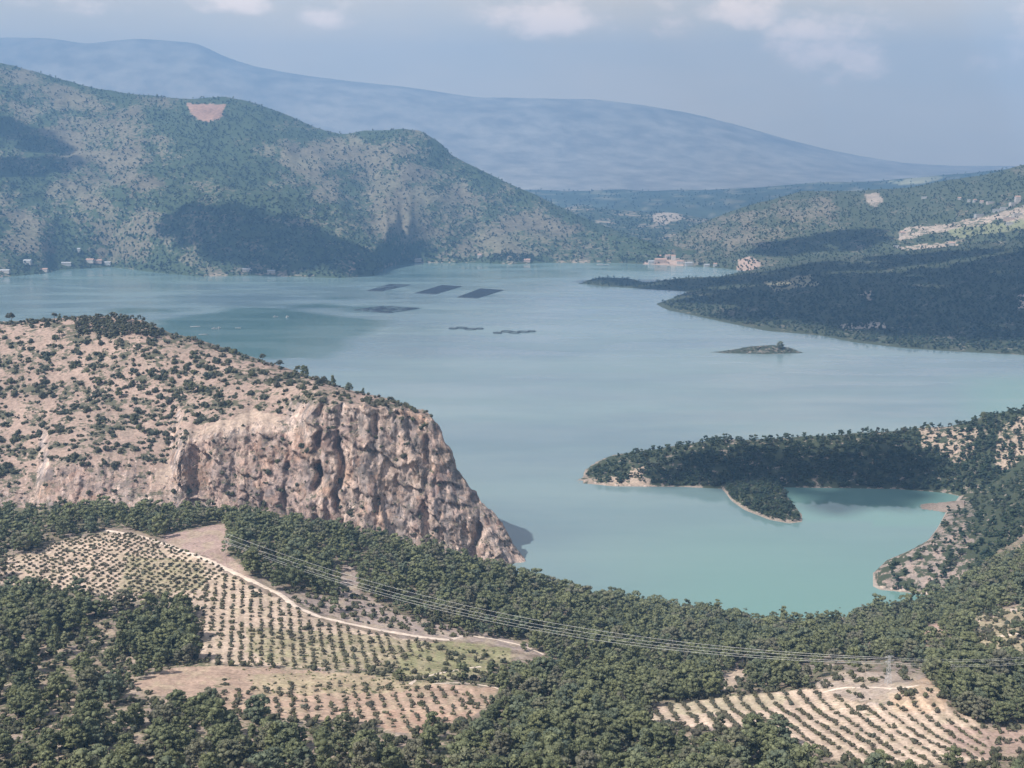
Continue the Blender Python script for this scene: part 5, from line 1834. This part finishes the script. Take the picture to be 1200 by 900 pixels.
# ------------------------------------------------------------------ fish farm and boats on the lake
def raft(corners, n, m_, label, dark=True, gaps=0.0):
    """corners in photo pixels: near left, near right, far right, far left"""
    A = [water_pt(*c) for c in corners]
    c0 = sum(A, Vector()) / 4
    A = [a - c0 for a in A]
    e = link('fish_pen_raft', None)
    e.location = c0
    tag(e, label, 'fish pens', 'fish pen rafts on the lake')

    def Pt(u, v, z):
        p = A[0] * (1 - u) * (1 - v) + A[1] * u * (1 - v) + A[2] * u * v + A[3] * (1 - u) * v
        return Vector((p.x, p.y, z))
    w = MB()
    for i in range(n + 1):
        w.tube([Pt(i / n, 0, 0.5), Pt(i / n, 1, 0.5)], 0.9, 4)
    for j in range(m_ + 1):
        w.tube([Pt(0, j / m_, 0.55), Pt(1, j / m_, 0.55)], 0.8, 4)
    w.build('walkway', M_WALK, e)
    nt = MB()
    for i in range(n):
        for j in range(m_):
            if random.random() < gaps:
                continue
            u0, u1, v0, v1 = (i + .04) / n, (i + .96) / n, (j + .03) / m_, (j + .97) / m_
            um, vm = (u0 + u1) / 2, (v0 + v1) / 2
            nt.add([Pt(u0, v0, 1.4), Pt(u1, v0, 1.4), Pt(u1, v1, 1.4), Pt(u0, v1, 1.4), Pt(um, vm, 2.1), Pt(u0, v0, 0.0), Pt(u1, v0, 0.0), Pt(u1, v1, 0.0), Pt(u0, v1, 0.0)],
                   [(0, 1, 4), (1, 2, 4), (2, 3, 4), (3, 0, 4), (5, 6, 1, 0), (6, 7, 2, 1), (7, 8, 3, 2), (8, 5, 0, 3)])
    nt.build('net', M_NET, e)
    ps = MB()
    for i in range(n + 1):
        for j in (0, m_):
            q = Pt(i / n, j / m_, 0.5)
            ps.tube([q, q + Vector((0, 0, 2.2))], 0.2, 5)
    ps.build('railing', M_STEEL, e)
    return e


raft([(430, 341), (447, 341.5), (481, 334), (457, 333.3)], 3, 9, 'long dark raft of fish pens, leftmost of the three slanting rafts', gaps=0.25)
raft([(486, 343.9), (510, 345), (541, 336), (518, 334.5)], 4, 9, 'long dark raft of fish pens, middle one of the three slanting rafts')
raft([(536, 348.6), (559, 349.8), (590, 340.2), (563, 338.5)], 4, 9, 'long dark raft of fish pens, rightmost of the three slanting rafts')
raft([(415, 363.5), (455, 367), (492, 361.5), (450, 358.8)], 4, 5, 'low ragged raft of fish pens nearer to us, left of the three slanting rafts', gaps=0.45)
for k, (px, py, r) in enumerate(((531, 385.3, 9), (541, 384.6, 12), (551, 386, 12), (562, 385.4, 8), (583, 390.4, 9), (594, 388.8, 12), (603, 390.0, 12), (613, 389.2, 12), (623, 388.6, 8))):
    e = link('floating_pen', None)
    e.location = water_pt(px, py)
    left = px < 570
    tag(e, 'round floating fish pen, %s from left in the %s short line of pens' % (ORD[k] if left else ORD[k - 4], 'left' if left else 'right'), 'fish pen', 'floating ring pens')
    c_ = MB()
    ring = [Vector((r * math.cos(a * math.pi / 12), r * math.sin(a * math.pi / 12), 0.45)) for a in range(25)]
    c_.tube(ring, 0.75, 6)
    c_.tube([p * 0.9 + Vector((0, 0, 0.05)) for p in ring], 0.5, 6)
    c_.build('collar', M_FLOAT, e)
    rl = MB()
    for a in range(0, 24, 2):
        rl.tube([ring[a], ring[a] + Vector((0, 0, 1.5))], 0.14, 4)
    rl.tube([p + Vector((0, 0, 1.5)) for p in ring], 0.2, 4)
    rl.build('railing', M_FLOAT, e)


def boat(px, py, L_, rz, label, cabin=True):
    e = link('workboat', None)
    e.location = water_pt(px, py)
    e.rotation_euler = (0, 0, rz)
    tag(e, label, 'boat', 'workboats and barges of the fish farm')
    n = 9
    V, F = [], []
    for i in range(n):
        t = i / (n - 1)
        x = (t - 0.5) * L_
        w = 0.16 * L_ * (1 - max(0, (t - 0.55) / 0.45) ** 2.2) + 0.01
        sh = 1.0 + 0.5 * t * t
        V += [(x, -w, sh), (x, -w * 0.7, -0.4), (x, w * 0.7, -0.4), (x, w, sh)]
    for i in range(n - 1):
        a = i * 4
        F += [(a, a + 1, a + 5, a + 4), (a + 1, a + 2, a + 6, a + 5), (a + 2, a + 3, a + 7, a + 6), (a + 3, a, a + 4, a + 7)]
    F += [(0, 3, 2, 1), ((n - 1) * 4, (n - 1) * 4 + 1, (n - 1) * 4 + 2, (n - 1) * 4 + 3)]
    h = MB()
    h.add(V, F)
    h.build('hull', M_WHITE, e)
    if cabin:
        c_ = MB()
        c_.box((-0.16 * L_, 0, 2.3), (0.26 * L_, 0.2 * L_, 2.4), 0, 0.9)
        c_.build('cabin', M_WHITE, e)
        w_ = MB()
        w_.box((-0.16 * L_, 0, 2.7), (0.255 * L_, 0.206 * L_, 0.7))
        w_.build('window', M_DARKWIN, e)


for px, py, L_, rz, lab, cb in ((229, 383, 22, 0.1, 'long white boat, upper left of the group in the dark water patch', False), (252, 385.3, 15, 0.3, 'white boat right of the long one in the dark water patch', True),
                                (257, 384.8, 11, 1.3, 'short white boat close beside another white boat in the dark water patch', True), (279, 384.6, 13, 0.0, 'small white boat farthest right of its group in the dark water patch', False),
                                (238, 392.3, 18, 0.05, 'white boat closest to the shrubby skyline of the cliff hill', False), (323, 371.5, 12, 0.4, 'white cabin boat, left one of the pair at the upper edge of the dark patch', True),
                                (337, 371.5, 12, 1.2, 'white cabin boat, right one of the pair at the upper edge of the dark patch', True), (241, 321.5, 26, 0.0, 'pale boat by the far shore under the mountain', True)):
    boat(px, py, L_, rz, lab, cb)


# ------------------------------------------------------------------ buildings on the far shores
def house(L, px, py, w, d, h, rz, wall, roof, label, flat=False, group='houses on the far right hillside'):
    p = L.pt(px, py) if isinstance(L, Loft) else water_pt(px, py)
    e = link('house', None)
    e.location = p
    e.rotation_euler = (0, 0, rz)
    tag(e, label, 'house', group)
    a = MB()
    a.box((0, 0, h / 2 - 2), (w, d, h + 4))
    a.build('wall', wall, e)
    r = MB()
    if flat:
        r.box((0, 0, h + 0.2), (w + 0.8, d + 0.8, 0.4))
    else:
        hw, hd, k = w / 2 + 0.5, d / 2 + 0.5, d * 0.28
        r.add([(-hw, -hd, h), (hw, -hd, h), (hw, hd, h), (-hw, hd, h), (-hw, 0, h + k), (hw, 0, h + k)], [(0, 1, 5, 4), (2, 3, 4, 5), (0, 4, 3), (1, 2, 5), (3, 2, 1, 0)])
    r.build('roof', roof, e)
    for i in range(max(2, int(w / 5))):
        n_ = max(2, int(w / 5))
        wn = MB()
        wn.box((-w / 2 + w * (i + 0.5) / n_, -d / 2 - 0.02, h * 0.55), (1.3, 0.16, 1.5))
        wn.build('window', M_DARKWIN, e)


HL = [(1083, 232.5, 22, 12, 7, M_WHITE, M_SHEET, 'bright white house standing highest and leftmost on the right hillside'), (1124, 234, 12, 10, 7, M_WHITE, M_TILE, 'small white house, left of the row high on the right hillside'),
      (1135, 236.5, 11, 10, 9, M_WHITE, M_SHEET, 'narrow white house, second in the row high on the right hillside'), (1142, 237, 11, 10, 9, M_WHITE, M_TILE, 'narrow white house, third in the row high on the right hillside'),
      (1150, 238, 12, 10, 7, M_PLASTER, M_TILE, 'pale house, fourth in the row high on the right hillside'), (1160, 238.5, 26, 12, 7, M_PLASTER, M_SHEET, 'long pale building at the right end of the row on the hillside'),
      (1147, 254, 32, 14, 9, M_WHITE, M_SHEET, 'wide white building at the end of the pale terraces'), (1168, 248, 28, 12, 8, M_WHITE, M_SHEET, 'white building left of the tall one near the right edge'),
      (1176, 245.5, 24, 12, 8, M_WHITE, M_SHEET, 'white flat building touching the tall one near the right edge'), (1186, 242, 20, 14, 14, M_PLASTER, M_SHEET, 'white block below the tall house near the right edge'),
      (1192, 238, 18, 14, 22, M_PLASTER, M_TILE, 'tallest pale house near the right edge'), (1182, 258, 34, 14, 10, M_PINKWALL, M_SHEET, 'broad pinkish building on the terrace by the right edge'),
      (1192, 253, 30, 12, 9, M_PLASTER, M_SHEET, 'pale building behind the broad pinkish one'), (1183, 263, 22, 12, 7, M_WHITE, M_SHEET, 'small white building under the broad pinkish one'),
      (1050, 290, 18, 12, 7, M_WHITE, M_SHEET, 'lone white hut at the left end of the lower terrace'), (1115, 287, 16, 12, 7, M_PLASTER, M_TILE, 'pale hut at the right end of the lower terrace'),
      (1057, 275, 16, 12, 8, M_PLASTER, M_TILE, 'pale house at the left end of the upper terrace')]
for px, py, w, d, h, wl_, rf, lab in HL:
    house(L_right, px, py, w, d, h, random.uniform(-0.3, 0.3), wl_, rf, lab, flat=rf is M_SHEET)
for px, py, w, d, h, wl_, rf, lab in ((763, 309.5, 20, 12, 10, M_WHITE, M_SHEET, 'white house at the left end of the lakeside village'), (774, 308, 40, 16, 12, M_PINKWALL, M_TILE, 'long pinkish building in the lakeside village'),
                                      (782, 304, 16, 12, 14, M_PLASTER, M_TILE, 'tall pale house rising in the centre of the lakeside village'), (789, 305, 16, 12, 16, M_PLASTER, M_TILE, 'tall house right of the centre of the lakeside village'),
                                      (773, 303, 18, 12, 10, M_PLASTER, M_TILE, 'pale house up behind the long pinkish village building'), (797, 309.5, 22, 12, 10, M_WHITE, M_TILE, 'low pale house by the water in the lakeside village'),
                                      (807, 311, 26, 12, 9, M_WHITE, M_SHEET, 'white house by the water right of the lakeside village'), (828, 312.5, 18, 10, 7, M_WHITE, M_SHEET, 'small white hut on the shore towards the dark spit'),
                                      (838, 312.5, 12, 10, 10, M_WHITE, M_TILE, 'narrow white hut on the shore next to the dark spit')):
    house(L_right, px, py, w, d, h, random.uniform(-0.2, 0.2), wl_, rf, lab, group='lakeside village houses')
for px, py, w, d, h, wl_, rf, lab in ((33, 309, 24, 14, 10, M_WHITE, M_SHEET, 'white roofed house above the far left shore'), (6, 319, 30, 12, 6, M_PLASTER, M_SHEET, 'long pale shed at the left end of the far shore'),
                                      (52, 317.5, 22, 12, 6, M_PLASTER, M_TILE, 'low pale building on the small point of the far left shore'), (78, 310.5, 30, 12, 7, M_WHITE, M_SHEET, 'white building right of the small point on the far shore'),
                                      (106, 307, 26, 14, 8, M_PLASTER, M_TILE, 'pale house at the left of the shore hamlet under the mountain'), (115, 307.5, 26, 14, 7, M_PINKWALL, M_TILE, 'pinkish house in the middle of the shore hamlet under the mountain'),
                                      (126, 309.5, 22, 12, 6, M_WHITE, M_SHEET, 'white house at the right of the shore hamlet under the mountain'), (93, 295, 10, 10, 10, M_WHITE, M_SHEET, 'small white house alone above the shore hamlet'),
                                      (290, 318, 30, 12, 7, M_PLASTER, M_SHEET, 'pale shed on the shaded shore under the dark slope'), (318, 320, 24, 12, 7, M_PLASTER, M_SHEET, 'grey shed right of another on the shaded shore'),
                                      (490, 306, 24, 12, 7, M_PLASTER, M_SHEET, 'pale shed on the far shore right of the rock knob'), (562, 302, 14, 12, 11, M_WHITE, M_TILE, 'small white house on the far shore below the speckled slope'),
                                      (617, 306.5, 26, 12, 7, M_PINKWALL, M_TILE, 'pinkish building by the dark clump on the far shore')):
    house(L_left, px, py, w, d, h, random.uniform(-0.2, 0.2), wl_, rf, lab, group='houses on the far left shore')
# dark clump by the far shore
far_scatter(L_left, 260, [[(574, 307), (580, 299), (600, 297), (625, 300), (633, 306)]], lambda x, y: np.full(x.shape, 0.9), 0.8, 1.3, TREE_DOT, 'shore_grove', 'dark grove of trees at the water on the far shore', cat='grove')
# barge at the far shore
boat(707, 304.5 + 6, 46, 0.0, 'long dark barge moored off the far shore in the gap', True)

# ------------------------------------------------------------------ clouds that shade the hills
M_CLOUD = plain('cloud_white', (0.88, 0.88, 0.90), 1.0, 0.02, 0.001, 0.0)


def cloud_over(L, poly, alt, n, r, seed):
    """lumps of a cumulus standing between the sun and the shaded slope"""
    r_ = np.random.default_rng(seed)
    xs = [p[0] for p in poly]
    ys = [p[1] for p in poly]
    P = []
    while len(P) < n:
        q = (r_.uniform(min(xs), max(xs)), r_.uniform(min(ys), max(ys)))
        if inpoly(np.array([q[0]]), np.array([q[1]]), poly)[0]:
            P.append(q)
    W, ok = L.locate([p[0] for p in P], [p[1] for p in P])
    k = (alt - W[:, 2]) / SUN.z
    C = W + np.array(SUN)[None] * k[:, None]
    C[:, 2] += r_.uniform(-0.1, 0.35, n) * r
    return C, r * r_.uniform(0.7, 1.25, n)


CL = [cloud_over(L_left, [(-60, 140), (40, 143), (72, 168), (66, 192), (40, 206), (-60, 200)], 2750, 26, 85, 1), cloud_over(L_left, [(200, 245), (262, 246), (300, 245), (330, 262), (380, 280), (415, 295), (430, 318), (300, 316), (205, 300), (195, 265)], 2750, 60, 70, 2),
      cloud_over(L_head, [(800, 348), (860, 325), (930, 312), (1060, 300), (1260, 285), (1260, 396), (1100, 390), (1000, 380), (900, 369), (820, 359)], 2750, 170, 80, 3),
      cloud_over(L_right, [(885, 300), (905, 285), (960, 270), (1030, 272), (1040, 290), (960, 296)], 2750, 30, 60, 5), cloud_over(L_spit, [(682, 332), (706, 323), (740, 325), (800, 323), (960, 322), (960, 340), (800, 340)], 2750, 36, 55, 6),
      cloud_over(L_pen, [(760, 552), (800, 530), (1000, 524), (1060, 516), (1090, 535), (1105, 566), (1050, 572), (870, 570), (770, 566)], 2750, 60, 17, 4)]
_r = np.random.default_rng(21)
_q = [(_r.uniform(930, 1080), _r.uniform(572, 603)) for _ in range(40)]
_q = [p for p in _q if inpoly(np.array([p[0]]), np.array([p[1]]), [(925, 570), (1085, 574), (1082, 588), (1040, 600), (930, 606)])[0]]
_W = np.array([water_pt(*p) for p in _q])
CL.append((_W + np.array(SUN)[None] * (2750 / SUN.z), 15.0 * _r.uniform(0.8, 1.3, len(_W))))
V, F, off = [], [], 0
for C, Rr in CL:
    v, f, t = clumps(np.random.default_rng(8), C, Rr, 2, 0.06, 0.6)
    V.append(v)
    F.append(f + off)
    off += len(v)
o = link('clouds', mesh_np('clouds', np.concatenate(V), np.concatenate(F), M_CLOUD, smooth=True))
tag(o, 'scattered white cumulus clouds that shade parts of the hills', 'clouds', kind='stuff')

# ------------------------------------------------------------------ haze
hz = MB()
hz.box((0, 8000, 885), (30000, 17200, 1832))
o = hz.build('haze', bpy.data.materials.new('haze_air'))
hm = o.data.materials[0]
hm.use_nodes = True
t = hm.node_tree
t.nodes.clear()
pv = N(t, 'ShaderNodeVolumePrincipled')
pv.inputs['Color'].default_value = (*HAZE_COLOR, 1)
pv.inputs['Density'].default_value = HAZE_DENSITY
pv.inputs['Anisotropy'].default_value = 0.0
ot = N(t, 'ShaderNodeOutputMaterial')
t.links.new(pv.outputs[0], ot.inputs['Volume'])
tag(o, 'thin blue haze filling the air over the lake basin', 'haze', kind='stuff')
